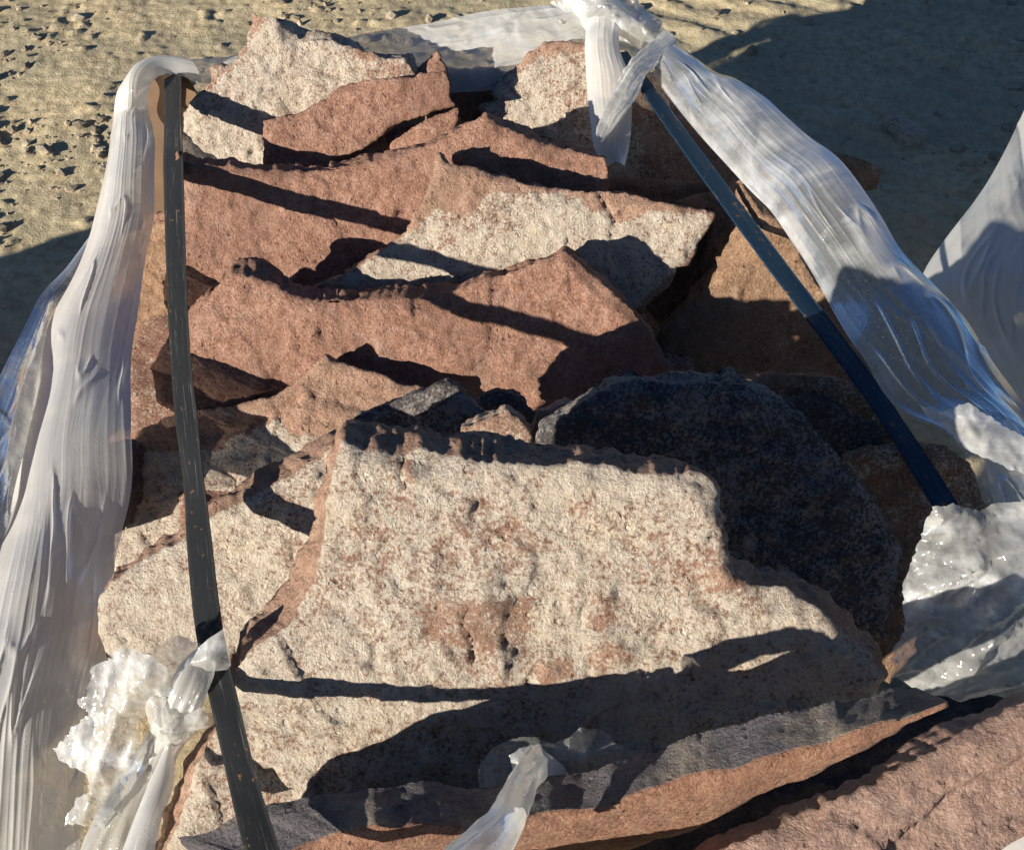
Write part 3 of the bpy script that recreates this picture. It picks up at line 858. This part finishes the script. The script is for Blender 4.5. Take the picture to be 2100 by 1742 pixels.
def resample(p, n):
    l = np.concatenate([[0], np.cumsum(np.linalg.norm(np.diff(p, axis=0), axis=1) + 1e-9)])
    s = np.linspace(0, l[-1], n)
    return np.stack([np.interp(s, l, p[:, k]) for k in range(3)], 1)


def strap(label, left, right, n=14, th=0.0012, roll=0.03, mat=None):
    """left / right: survey points (u, v, t) along both edges."""
    A = spline([at(p[0], p[1], p[2] + roll * p[2] / 1.6) for p in left], n); B = spline([at(*p) for p in right], n)
    L = np.concatenate([[0], np.cumsum(np.linalg.norm(np.diff((A + B) / 2, axis=0), axis=1))])
    nw = 8
    V, UV, F = [], [], []
    tg = np.gradient((A + B) / 2, axis=0)
    nn = np.cross(B - A, tg); nn /= np.linalg.norm(nn, axis=1)[:, None]
    if (nn @ np.array([0, -0.5, 0.8])).mean() < 0:
        nn = -nn
    wig = 0.0016 * perlin(np.stack([L * 9, L * 0, L * 0], 1))
    for side in (0, 1):
        for j in range(nw + 1):
            s = j / nw
            crown = 0.0005 * (1 - (2 * s - 1) ** 2)
            V.append(A + (B - A) * s + nn * (crown + wig * (2 * s - 1) - side * th)[:, None])
            UV.append(np.stack([np.full(len(L), s * 0.032), L], 1))
    V = np.array(V); m_ = len(L)
    idx = np.arange(V.shape[0] * m_).reshape(V.shape[0], m_)
    for s0 in (0, nw + 1):
        for j in range(nw):
            for i in range(m_ - 1):
                f = (idx[s0 + j, i], idx[s0 + j + 1, i], idx[s0 + j + 1, i + 1], idx[s0 + j, i + 1])
                F.append(f if s0 == 0 else f[::-1])
    for j, jj in ((0, nw + 1), (nw, 2 * nw + 1)):
        for i in range(m_ - 1):
            F.append((idx[j, i], idx[j, i + 1], idx[jj, i + 1], idx[jj, i]))
    o = link_mesh("steel_strap", V.reshape(-1, 3), [tuple(int(a) for a in f) for f in F], mat or M_STRAP, uv=np.array(UV).reshape(-1, 2))
    tag(o, label, "strap", "steel straps over the stones")
    return o


strap("grey steel strap over the stones on the side of the long film curtain",
      [(337, 150, 2.12), (336, 275, 1.99), (335, 362, 1.91), (340, 537, 1.73), (347, 700, 1.58), (360, 867, 1.46), (376, 1000, 1.385), (388, 1182, 1.29), (402, 1300, 1.235), (423, 1403, 1.18), (466, 1600, 1.06), (506, 1760, .965), (560, 1960, .87)],
      [(371, 150, 2.12), (373, 275, 1.99), (376, 362, 1.91), (381, 537, 1.73), (388, 700, 1.58), (405, 867, 1.46), (420, 1000, 1.385), (442, 1182, 1.29), (458, 1300, 1.235), (480, 1403, 1.18), (529, 1600, 1.06), (579, 1760, .965), (640, 1960, .87)])
strap("dark steel strap with sky blue painted in, on the shaded side of the pile",
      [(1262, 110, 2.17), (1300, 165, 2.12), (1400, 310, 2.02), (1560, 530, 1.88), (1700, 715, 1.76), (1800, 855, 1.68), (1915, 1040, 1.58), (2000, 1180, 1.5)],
      [(1286, 105, 2.17), (1328, 160, 2.12), (1432, 300, 2.02), (1598, 520, 1.88), (1740, 705, 1.76), (1842, 845, 1.68), (1962, 1030, 1.58), (2050, 1170, 1.5)], roll=-.012, mat=M_STRAP_SKY)

# ------------------------------------------------------------------ stretch film
def film_mat(name, col=(0.80, 0.80, 0.77), a0=0.3, a1=0.95, rough=0.14, streak=(150, 1.5), crink=(34, 9), trans=0.35, bump=0.003, cb=0.006, lo=0.36, hi=0.66):
    """Thin plastic: clear where it lies single and flat, milky along folds and streaks, with sharp glossy creases and dew."""
    m, t = new_mat(name)
    out = N(t, "ShaderNodeOutputMaterial")
    uvn = N(t, "ShaderNodeUVMap")
    mp = N(t, "ShaderNodeMapping"); mp.inputs["Scale"].default_value = (streak[0], streak[1], 1)
    t.links.new(uvn.outputs[0], mp.inputs[0])
    st = noise(t, mp.outputs[0], 1.0, 5, 0.65, 0.3)
    mpb = N(t, "ShaderNodeMapping"); mpb.inputs["Scale"].default_value = (streak[0] * 0.12, streak[1] * 0.9, 1); t.links.new(uvn.outputs[0], mpb.inputs[0])
    st2 = noise(t, mpb.outputs[0], 1.0, 4, 0.6, 0.8)
    mpc = N(t, "ShaderNodeMapping"); mpc.inputs["Scale"].default_value = (crink[0], crink[1], 1); t.links.new(uvn.outputs[0], mpc.inputs[0])
    ck = N(t, "ShaderNodeTexNoise"); ck.noise_type = 'RIDGED_MULTIFRACTAL'
    ck.inputs["Scale"].default_value = 1.0; ck.inputs["Detail"].default_value = 5; ck.inputs["Roughness"].default_value = 0.55
    ck.inputs["Distortion"].default_value = 0.7
    t.links.new(mpc.outputs[0], ck.inputs["Vector"])
    crk = math_node(t, 'MULTIPLY', ck.outputs["Fac"], 0.5)
    pos = N(t, "ShaderNodeNewGeometry").outputs["Position"]
    drop = N(t, "ShaderNodeTexVoronoi"); drop.inputs["Scale"].default_value = 190; t.links.new(pos, drop.inputs["Vector"])
    dr = math_node(t, 'MULTIPLY', math_node(t, 'SUBTRACT', 0.24, drop.outputs["Distance"]), 3.0, True)
    dr = math_node(t, 'MULTIPLY', dr, smooth_node(t, noise(t, pos, 16, 3), 0.46, 0.6))
    b1 = N(t, "ShaderNodeBump"); b1.inputs["Strength"].default_value = 0.8; b1.inputs["Distance"].default_value = cb
    t.links.new(crk, b1.inputs["Height"])
    bp = N(t, "ShaderNodeBump"); bp.inputs["Strength"].default_value = 0.7; bp.inputs["Distance"].default_value = bump
    t.links.new(math_node(t, 'ADD', st, math_node(t, 'MULTIPLY', dr, 1.1)), bp.inputs["Height"])
    t.links.new(b1.outputs[0], bp.inputs["Normal"])
    b = N(t, "ShaderNodeBsdfPrincipled")
    cc = mixc(t, smooth_node(t, st2, 0.3, 0.75), tuple(c * 0.9 * k for c, k in zip(col, (1, .98, .91))), col)
    t.links.new(cc, b.inputs["Base Color"])
    b.inputs["Roughness"].default_value = rough
    b.inputs["Specular IOR Level"].default_value = 1.0
    t.links.new(bp.outputs[0], b.inputs["Normal"])
    tl = N(t, "ShaderNodeBsdfTranslucent"); t.links.new(cc, tl.inputs[0]); t.links.new(bp.outputs[0], tl.inputs[1])
    mx = N(t, "ShaderNodeMixShader"); mx.inputs[0].default_value = trans
    t.links.new(b.outputs[0], mx.inputs[1]); t.links.new(tl.outputs[0], mx.inputs[2])
    tr = N(t, "ShaderNodeBsdfTransparent"); tr.inputs[0].default_value = (0.94, 0.94, 0.93, 1)
    al = math_node(t, 'ADD', math_node(t, 'MULTIPLY', st, 0.35), math_node(t, 'MULTIPLY', st2, 0.45))
    al = math_node(t, 'ADD', al, math_node(t, 'MULTIPLY', crk, 0.22))
    al = math_node(t, 'ADD', al, math_node(t, 'MULTIPLY', math_node(t, 'SUBTRACT', noise(t, pos, 13, 5, 0.6, 0.5), 0.5), 0.6))
    am = N(t, "ShaderNodeMapRange"); am.inputs[1].default_value = lo; am.inputs[2].default_value = hi
    am.inputs[3].default_value = a0; am.inputs[4].default_value = a1
    t.links.new(al, am.inputs[0])
    lw = N(t, "ShaderNodeLayerWeight"); lw.inputs[0].default_value = 0.3
    t.links.new(b1.outputs[0], lw.inputs["Normal"])
    a = math_node(t, 'ADD', am.outputs[0], math_node(t, 'MULTIPLY', lw.outputs["Facing"], 0.45), True)
    # a clear film still mirrors the sky and the sun
    gl = N(t, "ShaderNodeBsdfGlossy"); gl.inputs["Roughness"].default_value = rough * 0.8; t.links.new(bp.outputs[0], gl.inputs["Normal"])
    fr = N(t, "ShaderNodeFresnel"); fr.inputs[0].default_value = 1.5; t.links.new(bp.outputs[0], fr.inputs["Normal"])
    m3 = N(t, "ShaderNodeMixShader"); t.links.new(fr.outputs[0], m3.inputs[0]); t.links.new(tr.outputs[0], m3.inputs[1]); t.links.new(gl.outputs[0], m3.inputs[2])
    m2 = N(t, "ShaderNodeMixShader"); t.links.new(a, m2.inputs[0]); t.links.new(m3.outputs[0], m2.inputs[1]); t.links.new(mx.outputs[0], m2.inputs[2])
    t.links.new(m2.outputs[0], out.inputs[0])
    return m


M_FILM = film_mat("stretch_film", (0.86, 0.86, 0.85), a0=0.68, a1=1.0, rough=.17, streak=(70, 0.7), crink=(26, 6), trans=.45, bump=.0012, cb=.003)
M_FILM_CLEAR = film_mat("stretch_film_clear", (0.66, 0.67, 0.68), a0=0.2, a1=0.95, rough=.18, streak=(45, 1.4), crink=(30, 9), trans=.32, bump=.0012, cb=.006)
M_FILM_CRUMPLED = film_mat("stretch_film_crumpled", (0.86, 0.86, 0.85), a0=0.3, a1=1.0, rough=.13, streak=(40, 30), crink=(44, 20), trans=.4, bump=.002, cb=.010)
M_FILM_WHITE = film_mat("stretch_film_layered", (0.84, 0.85, 0.86), a0=0.55, a1=1.0, rough=.14, streak=(40, 14), crink=(36, 20), trans=.35, bump=.002, cb=.013)
M_FILM_THIN = film_mat("stretch_film_thin", (0.7, 0.7, 0.68), a0=0.16, a1=0.8, rough=.14, streak=(40, 16), crink=(26, 18), trans=.35, bump=.0015, cb=.006)
M_FILM_ROPE = film_mat("stretch_film_twisted", (0.86, 0.86, 0.84), a0=0.5, a1=1.0, rough=.15, streak=(70, 4), crink=(50, 10), trans=.45, bump=.0015, cb=.004)


def sheet(name, label, L, R, mat, na=90, nl=16, pleat=1.0, bulge=0.02, freq=1.0, seed=0.0, group="loose stretch film round the pallet", cat="plastic film", parent=None, ragged=0.0, toward=None):
    """A pleated film band between two surveyed edges (u, v, t)."""
    L = [p for i, p in enumerate(L) if i == 0 or math.hypot(p[0] - L[i - 1][0], p[1] - L[i - 1][1]) > 8]
    R = [p for i, p in enumerate(R) if i == 0 or math.hypot(p[0] - R[i - 1][0], p[1] - R[i - 1][1]) > 8]
    m_ = nl * max(len(L), len(R))
    A = resample(spline([at(*p) for p in L], nl), m_); B = resample(spline([at(*p) for p in R], nl), m_)
    A, B = soften(A, nl), soften(B, nl)
    C_ = (A + B) / 2
    ln = np.concatenate([[0], np.cumsum(np.linalg.norm(np.diff(C_, axis=0), axis=1))])
    tg = np.gradient(C_, axis=0)
    nn = np.cross(B - A, tg); nn /= np.linalg.norm(nn, axis=1)[:, None] + 1e-9
    nn = soften(nn, nl); nn /= np.linalg.norm(nn, axis=1)[:, None] + 1e-9
    ref = CAM - C_
    nn[(nn * ref).sum(1) < 0] *= -1
    W = np.linalg.norm(B - A, axis=1)
    a = np.linspace(0, 1, na)
    AA, LL = np.meshgrid(a, ln)
    aw = AA + 0.018 * perlin(np.stack([AA.ravel() * 3, LL.ravel() * 3, AA.ravel() * 0 + seed], 1)).reshape(AA.shape)
    wm = W.mean() / 0.25
    h = np.zeros_like(AA)
    fold = perlin(np.stack([aw.ravel() * 4 * wm, LL.ravel() * 1.3, AA.ravel() * 0 + seed * 5.3], 1)).reshape(AA.shape)
    act = 0.25 + 0.75 * smooth(-0.25, 0.35, fold)          # some stretches lie flat, others are gathered
    for f, am, sl, sh in ((2.2, 6.5, 0.5, 0), (5, 4.0, 0.6, 0), (11, 1.9, 0.6, 1), (25, 0.7, 0.8, 1), (60, 0.2, 1.2, 1)):
        pp = perlin(np.stack([aw.ravel() * f * wm * freq, LL.ravel() * sl, AA.ravel() * 0 + seed * 3.1 + f], 1)).reshape(AA.shape)
        if sh:
            h += act * am * 0.001 * (np.exp(-np.abs(pp) / 0.14) - 0.3)
        else:
            h += am * 0.001 * pp
    dg = perlin(np.stack([(aw * 9 * wm + LL * 3).ravel(), LL.ravel() * 5, AA.ravel() * 0 + seed], 1)).reshape(AA.shape)
    h += 0.004 * np.exp(-np.abs(dg) / 0.06) * smooth(0.0, 0.3, perlin(np.stack([aw.ravel() * 3, LL.ravel() * 4, AA.ravel() * 0 + seed + 40], 1)).reshape(AA.shape))
    h *= pleat * np.minimum(1, W / 0.12)[:, None]
    h += bulge * (1 - (2 * AA - 1) ** 2)
    P_ = A[:, None] + (B - A)[:, None] * AA[..., None]
    if ragged:
        e = perlin(np.stack([LL.ravel() * 25, AA.ravel() * 0 + seed, AA.ravel() * 0], 1)).reshape(AA.shape)
        P_ = P_ + (B - A)[:, None] * ((AA - 0.5) * ragged * e)[..., None]
    P_ = P_ + nn[:, None] * h[..., None]
    idx = np.arange(m_ * na).reshape(m_, na)
    F = np.stack([idx[:-1, :-1], idx[:-1, 1:], idx[1:, 1:], idx[1:, :-1]], -1).reshape(-1, 4).tolist()
    uv = np.stack([(AA * W[:, None]).ravel() + seed, LL.ravel()], 1)
    o = link_mesh(name, P_.reshape(-1, 3), F, mat, uv=uv, parent=parent)
    if parent is None:
        tag(o, label, cat, group)
    return o


def rope(name, label, path, mat, seed=0.0, twist=8.0, nl=14, na=56, star=0.28, group="loose stretch film round the pallet", cat="plastic film", parent=None, flat=1.0):
    """Film twisted into a rope; path rows (u, v, t, radius)."""
    Q = spline([np.append(at(*p[:3]), p[3]) for p in path], nl)
    C_, r = Q[:, :3], np.maximum(0.002, Q[:, 3])
    ln = np.concatenate([[0], np.cumsum(np.linalg.norm(np.diff(C_, axis=0), axis=1))])
    tg = np.gradient(C_, axis=0); tg /= np.linalg.norm(tg, axis=1)[:, None]
    up = np.array([0, -0.6, 0.8])
    x = np.cross(tg, up); x /= np.linalg.norm(x, axis=1)[:, None]
    y = np.cross(x, tg)
    th = np.linspace(0, 2 * math.pi, na, endpoint=False)
    T, LL = np.meshgrid(th, ln)
    ph = T + twist * LL
    rr = np.ones_like(T)
    for f, am in ((2, 0.5), (4.5, 0.35), (9, 0.18)):
        pp = perlin(np.stack([np.cos(ph).ravel() * f * .5, np.sin(ph).ravel() * f * .5, LL.ravel() * 6 + seed + f], 1)).reshape(T.shape)
        rr += star * 2 * am * (0.3 - np.abs(pp)) * 2
    rr *= r[:, None]
    P_ = C_[:, None] + x[:, None] * (np.cos(T) * rr)[..., None] + y[:, None] * (np.sin(T) * rr * flat)[..., None]
    m_ = len(ln)
    idx = np.arange(m_ * na).reshape(m_, na)
    nx_ = np.roll(idx, -1, 1)
    F = np.stack([idx[:-1], nx_[:-1], nx_[1:], idx[1:]], -1).reshape(-1, 4).tolist()
    uv = np.stack([(T / (2 * math.pi) * 6 * r.mean()).ravel() + seed, LL.ravel()], 1)
    o = link_mesh(name, P_.reshape(-1, 3), F, mat, uv=uv, parent=parent)
    if parent is None:
        tag(o, label, cat, group)
    return o


def crumple(name, label, poly, anchor, t, th, az, mat, amp=0.02, seed=0.0, sp=0.004, group="loose stretch film round the pallet", cat="plastic film", parent=None, ragged=0.004, dirn=None, domed=0.0, fs=1.0):
    P, n, e1, e2 = plane(anchor, t, th, az)
    F3 = np.array([hit(p, P, n) for p in poly])
    p2 = np.stack([(F3 - P) @ e1, (F3 - P) @ e2], 1)
    if 0.5 * np.sum(p2[:, 0] * np.roll(p2[:, 1], -1) - np.roll(p2[:, 0], -1) * p2[:, 1]) < 0:
        p2 = p2[::-1]
    ring = []
    for i in range(len(p2)):
        a, b_ = p2[i], p2[(i + 1) % len(p2)]
        k = max(1, int(np.linalg.norm(b_ - a) / sp))
        ring += [a + (b_ - a) * j / k for j in range(k)]
    ring = np.array(ring)
    r3 = np.column_stack([ring, np.full(len(ring), seed)])
    ring = ring + ragged * np.stack([perlin(r3 * 60), perlin(r3 * 60 + 20)], 1) + ragged * 0.6 * np.stack([perlin(r3 * 160), perlin(r3 * 160 + 20)], 1)
    lo, hi = ring.min(0), ring.max(0)
    X, Y = np.meshgrid(np.arange(lo[0], hi[0], sp), np.arange(lo[1], hi[1], sp))
    G = np.stack([X.ravel(), Y.ravel()], 1) + RNG.uniform(-.25, .25, (X.size, 2)) * sp
    G = G[in_poly(G, ring)]
    G = G[dist_poly(G, ring[::2]) > sp * .5]
    nr = len(ring)
    vo, eo, fo, ov, oe, of_ = delaunay_2d_cdt([Vector(p) for p in np.concatenate([ring, G])], [(i, (i + 1) % nr) for i in range(nr)], [], 0, 1e-7, True)
    A = np.array([[v.x, v.y] for v in vo])
    fo = np.array(fo)
    fo = fo[in_poly(A[fo].mean(1), ring)].tolist()
    D = A.copy()
    if dirn is not None:      # stretch folds along a direction
        dv = np.array([math.cos(math.radians(dirn)), math.sin(math.radians(dirn))]); dp = np.array([-dv[1], dv[0]])
        D = np.stack([A @ dv * 0.28, A @ dp], 1)
    p3 = np.column_stack([D, np.full(len(A), seed)])
    h = np.zeros(len(A))
    wp = 0.012 * np.stack([perlin(p3 * 12 + 5), perlin(p3 * 12 + 25), 0 * p3[:, 0]], 1)
    for f, am in ((5, 1.0), (11, .75), (21, .5), (40, .26), (76, .10)):
        h += am * (0.3 - np.abs(perlin((p3 + wp) * f * fs + seed)) ** 0.8)
    W_ = P + A[:, :1] * e1 + A[:, 1:] * e2
    h = h * amp
    if domed:
        d = dist_poly(A, ring[::2])
        h += domed * (1 - np.exp(-d / 0.03))
    h = h + np.random.default_rng(int(seed * 7) + 1).normal(0, .0005, len(h))
    W_ = W_ + n * h[:, None]
    o = link_mesh(name, W_, [tuple(f) for f in fo], mat, uv=A + seed, parent=parent)
    if parent is None:
        tag(o, label, cat, group)
    return o


# ------------------------------------------------------------------ the torn film
DKNOT = 0.06


def e(k, t0, t1, *pts):
    """edge: points of one crop with depth running t0 -> t1"""
    p = q(k, *pts)
    m_ = max(1, len(p) - 1)
    return [(u, v, t0 + (t1 - t0) * i / m_) for i, (u, v) in enumerate(p)]


# back band from the left corner behind the peaked slab up to the knot
sheet("film_band", "shiny grey film band along the far edge from the peaked slab to the knot",
      e(1, 2.13, 2.18, (780, 395), (1000, 345), (1360, 318)) + e(2, 2.2, 2.22, (0, 235), (280, 178), (600, 128), (900, 62), (1250, 28), (1560, 5)),
      e(1, 2.13, 2.17, (940, 420), (1060, 455), (1190, 480)) + e(2, 2.2, 2.22, (300, 460), (600, 520), (800, 530), (1000, 500), (1200, 400), (1460, 270), (1600, 130)),
      M_FILM_WHITE, na=110, nl=14, pleat=.9, bulge=.012, seed=3.3)
# left curtain
sheet("film_curtain", "long white pleated film curtain hanging down the left side",
      e(1, 2.15, 2.1, (1010, 345), (900, 355), (780, 398), (700, 450), (660, 530)) + e(1, 2.14, 1.96, (640, 700), (600, 950), (550, 1160), (500, 1360), (420, 1560)) + e(4, 1.9, 1.52, (260, 330), (200, 700), (100, 1080), (40, 1450), (-40, 1742)) + e(7, 1.47, 1.3, (-110, 500), (-160, 1000), (-200, 1900)),
      e(1, 2.15, 2.1, (1150, 470), (1070, 455), (975, 412), (895, 435), (848, 500)) + e(1, 2.14, 1.97, (838, 600), (885, 780), (882, 1000), (880, 1250), (830, 1480)) + e(4, 1.9, 1.82, (790, 240), (752, 500)) + e(4, 1.70, 1.64, (752, 900), (752, 1260)) + e(4, 1.56, 1.56, (640, 1740)) + e(7, 1.49, 1.32, (640, 560), (520, 1000), (440, 1900)),
      M_FILM, na=150, nl=14, pleat=1.0, bulge=.03, seed=1.0)
sheet("film_flap", "thin grey see-through film flap left of the white curtain",
      e(1, 2.03, 1.99, (520, 1330), (350, 1560)) + e(4, 1.95, 1.55, (245, 115), (110, 380), (-10, 620), (-150, 1000), (-300, 1742)),
      e(1, 2.03, 1.99, (560, 1400), (480, 1620)) + e(4, 1.95, 1.55, (330, 260), (250, 560), (180, 900), (80, 1250), (0, 1742)),
      M_FILM_THIN, na=60, nl=16, pleat=.7, bulge=.01, seed=8.0)
# knot at the far right corner
kn = bpy.data.objects.new("film_knot", None); COL.objects.link(kn); kn.location = Vector(at(1290, 60, 2.2))
tag(kn, "white film knot on the far corner with a tail hanging before the pale slab", "plastic film", "loose stretch film round the pallet")
crumple("knot_wrap", None, q(2, (1280, -40), (1500, -60), (1720, -60), (1820, 60), (1900, 130), (1840, 330), (1760, 340), (1660, 270), (1480, 250), (1440, 130), (1390, 60)), (1270, 40), 2.2, 35, 0, M_FILM_WHITE, amp=.035, seed=2, parent=kn, domed=.03)
crumple("loop", None, q(2, (1270, 10), (1400, -30), (1560, -20), (1700, 10), (1820, 90), (1960, 180), (1990, 230), (1900, 260), (1760, 230), (1640, 150), (1500, 110), (1360, 70)), (1260, 40), 2.15, 40, 0, M_FILM_CRUMPLED, amp=.03, seed=4, dirn=-30, domed=.03, parent=kn)
crumple("bunch", None, q(2, (1190, 40), (1300, 30), (1420, 60), (1460, 120), (1450, 235), (1330, 225), (1240, 235), (1200, 190), (1240, 110)), (1150, 45), 2.235, 30, 0, M_FILM_CRUMPLED, amp=.04, seed=12, parent=kn, domed=.02)
sheet("tail", None, e(2, 2.16, 2.06, (1475, 60), (1470, 160), (1465, 280), (1480, 560), (1500, 720), (1520, 860), (1600, 945)), e(2, 2.16, 2.06, (1680, 40), (1665, 160), (1660, 280), (1715, 420), (1732, 600), (1722, 800), (1690, 948)), M_FILM, na=70, nl=12, pleat=1.0, bulge=.012, seed=6, parent=kn)
rope("strand", None, [(1376, 75, 2.14, .012), (1340, 110, 2.12, .014), (1310, 140, 2.1, .015), (1288, 180, 2.08, .016), (1262, 225, 2.06, .014), (1240, 265, 2.05, .011), (1228, 290, 2.04, .005)], M_FILM_CRUMPLED, seed=9, twist=5, parent=kn, flat=.4, star=.5)
# right band
sheet("film_band", "broad wrinkled film band running down the right side from the knot",
      e(3, 2.18, 1.78, (-20, 400), (0, 450), (100, 585), (250, 765), (430, 965), (560, 1105), (650, 1190), (760, 1350), (880, 1530), (1000, 1742)) + e(6, 1.76, 1.4, (1005, 200), (1110, 385), (1210, 520), (1300, 690), (1430, 810), (1600, 880), (1760, 1020), (1850, 1230), (1980, 1420), (2100, 1700)),
      e(3, 2.18, 1.8, (100, 210), (180, 290), (350, 412), (430, 432), (610, 540), (720, 640), (880, 780), (1020, 875), (1130, 1000), (1290, 1232)) + e(6, 1.78, 1.4, (1400, -120), (1600, 80), (1770, 260), (1900, 470), (2100, 740), (2200, 900), (2300, 1050), (2400, 1250), (2500, 1500), (2600, 1800)),
      M_FILM_CLEAR, na=150, nl=13, pleat=1.2, bulge=.03, seed=21)
crumple("film_fold", "torn yellowish film fold across the lower part of the right band", q(6, (1500, 740), (1540, 830), (1650, 900), (1760, 1010), (1900, 1080), (2150, 1180), (2200, 1000), (1980, 880), (1780, 750), (1720, 760), (1600, 810)), (1990, 880), 1.47, 40, -10, M_FILM_CRUMPLED, amp=.02, seed=23, dirn=-35)
# bunch at the lower right
crumple("film_bunch", "crumpled bag-like bunch of film round the lower end of the blue strap", q(6, (1590, 1345), (1700, 1322), (1800, 1365), (1870, 1385), (2000, 1340), (2200, 1300)) + q(9, (2300, 200), (2300, 920), (2050, 925), (1700, 900), (1560, 870), (1310, 730), (1350, 600), (1400, 480), (1430, 220), (1500, 60)) + q(6, (1530, 1520), (1545, 1430)), (1990, 1200), 1.2, 42, -4, M_FILM_CRUMPLED, fs=1.7, amp=.042, seed=31, dirn=38, domed=.03, sp=.0034)
# knot on the left strap
def kd(path):
    return [(a, b_, c_ + DKNOT, d_) for a, b_, c_, d_ in path]


kl = bpy.data.objects.new("film_knot", None); COL.objects.link(kl); kl.location = Vector(at(390, 1430, 1.13))
tag(kl, "bright white film knot tied round the grey strap near the bottom left", "plastic film", "loose stretch film round the pallet")
crumple("strap_wrap", None, q(7, (1085, 680), (1140, 580), (1200, 530), (1275, 485), (1300, 560), (1318, 690), (1290, 715), (1190, 732)), (435, 1340), 1.19, 45, 0, M_FILM_CRUMPLED, amp=.014, seed=41, dirn=35, domed=.012, parent=kl, sp=.0032, ragged=.001)
rope("cord", None, kd([(425, 1335, 1.17, .010), (405, 1370, 1.145, .017), (388, 1410, 1.135, .018), (368, 1455, 1.14, .017), (355, 1490, 1.15, .012)]), M_FILM_ROPE, seed=43, twist=3, parent=kl, star=.2)
crumple("loop", None, q(7, (1140, 560), (1060, 530), (960, 540), (880, 590), (780, 610), (700, 580), (620, 650), (700, 760), (830, 860), (1000, 800), (1050, 690), (1110, 650)), (320, 1345), 1.23, 42, 0, M_FILM_CRUMPLED, amp=.03, seed=44, domed=.02, parent=kl, sp=.0032)
crumple("collar", None, q(7, (820, 850), (900, 830), (980, 900), (1060, 960), (1150, 905), (1195, 960), (1190, 1040), (1090, 1050), (1000, 1130), (930, 1100), (870, 1040), (840, 970)), (355, 1470), 1.19, 42, 0, M_FILM_CRUMPLED, amp=.022, seed=45, dirn=60, domed=.02, parent=kl, sp=.0032)
rope("tail", None, kd([(362, 1475, 1.15, .022), (340, 1515, 1.17, .018), (310, 1570, 1.19, .020), (270, 1650, 1.19, .024), (235, 1742, 1.18, .030), (190, 1860, 1.17, .034)]), M_FILM_ROPE, seed=46, twist=2.5, parent=kl, star=.22)
sheet("streamer", None, e(7, 1.21, 1.11, (950, 1130), (850, 1350), (740, 1620), (640, 1900)), e(7, 1.21, 1.11, (985, 1150), (990, 1370), (920, 1560), (850, 1900)), M_FILM, na=50, nl=12, pleat=1.0, bulge=.006, seed=47, parent=kl)
crumple("crumpled_end", None, q(7, (1000, 700), (900, 640), (700, 582), (660, 640), (560, 690), (490, 850), (455, 905), (520, 950), (420, 1060), (320, 1150), (400, 1230), (530, 1310), (520, 1380), (430, 1480), (400, 1575), (560, 1540), (585, 1665), (650, 1520), (710, 1390), (705, 1290), (800, 1220), (812, 1000), (840, 960), (840, 880), (1000, 860)), (250, 1480), 1.2, 42, -6, M_FILM_CRUMPLED, amp=.03, seed=48, dirn=70, domed=.012, parent=kl, sp=.0032, ragged=.007)
# wisp in the middle front
kw = bpy.data.objects.new("film_wisp", None); COL.objects.link(kw); kw.location = Vector(at(1130, 1590, 1.12))
tag(kw, "see-through film wisp with a twisted tail lying over the dark topped stone", "plastic film", "loose stretch film round the pallet")
crumple("veil", None, q(8, (860, 1440), (850, 1300), (900, 1210), (1000, 1130), (1090, 1100), (1180, 1110), (1290, 1140), (1380, 1090), (1450, 1052), (1540, 1070), (1610, 1110), (1800, 1205), (1500, 1285), (1370, 1305), (1240, 1370), (1200, 1440), (1000, 1420)), (1130, 1590), 1.1, 42, 0, M_FILM_THIN, amp=.022, seed=52, dirn=20, domed=.015, parent=kw, sp=.0032)
crumple("collar", None, q(8, (1030, 1180), (1110, 1150), (1200, 1150), (1370, 1290), (1240, 1370), (1150, 1400), (1080, 1370), (1060, 1290)), (1110, 1580), 1.085, 42, 0, M_FILM_WHITE, amp=.018, seed=53, dirn=-30, domed=.012, parent=kw, sp=.0032, ragged=.002)
rope("tail", None, [(1100, 1565, 1.06, .016), (1076, 1600, 1.01, .013), (1058, 1640, .98, .014), (1035, 1690, .945, .015), (992, 1742, .92, .018), (940, 1800, .90, .021)], M_FILM_ROPE, seed=54, twist=5, parent=kw, star=.22, flat=.6)
# film wrapped pallet further right
sheet("film_curtain", "greyish film curtain on the next pallet at the right edge",
      e(3, 2.3, 2.0, (2200, 420), (2090, 650), (1990, 860), (1850, 1100), (1620, 1400), (1500, 1620), (1560, 1900)) + e(6, 1.97, 2.0, (1750, 600), (1900, 1200), (2050, 1900)),
      e(3, 2.2, 1.9, (2700, 420), (2700, 650), (2700, 860), (2700, 1100), (2700, 1400), (2700, 1620), (2700, 1900)) + e(6, 1.87, 1.9, (2700, 600), (2700, 1200), (2700, 1900)),
      M_FILM, na=120, nl=12, pleat=1.0, bulge=.04, seed=61, group="film on the next pallet")
sheet("film_corner", "pale scrap of film at the very bottom right corner over the plum slab", e(9, .88, .87, (1940, 1765), (2020, 1705), (2150, 1640)), e(9, .88, .87, (1950, 1900), (2080, 1850), (2250, 1800)), M_FILM_ROPE, na=30, nl=12, pleat=.5, bulge=.008, seed=70)
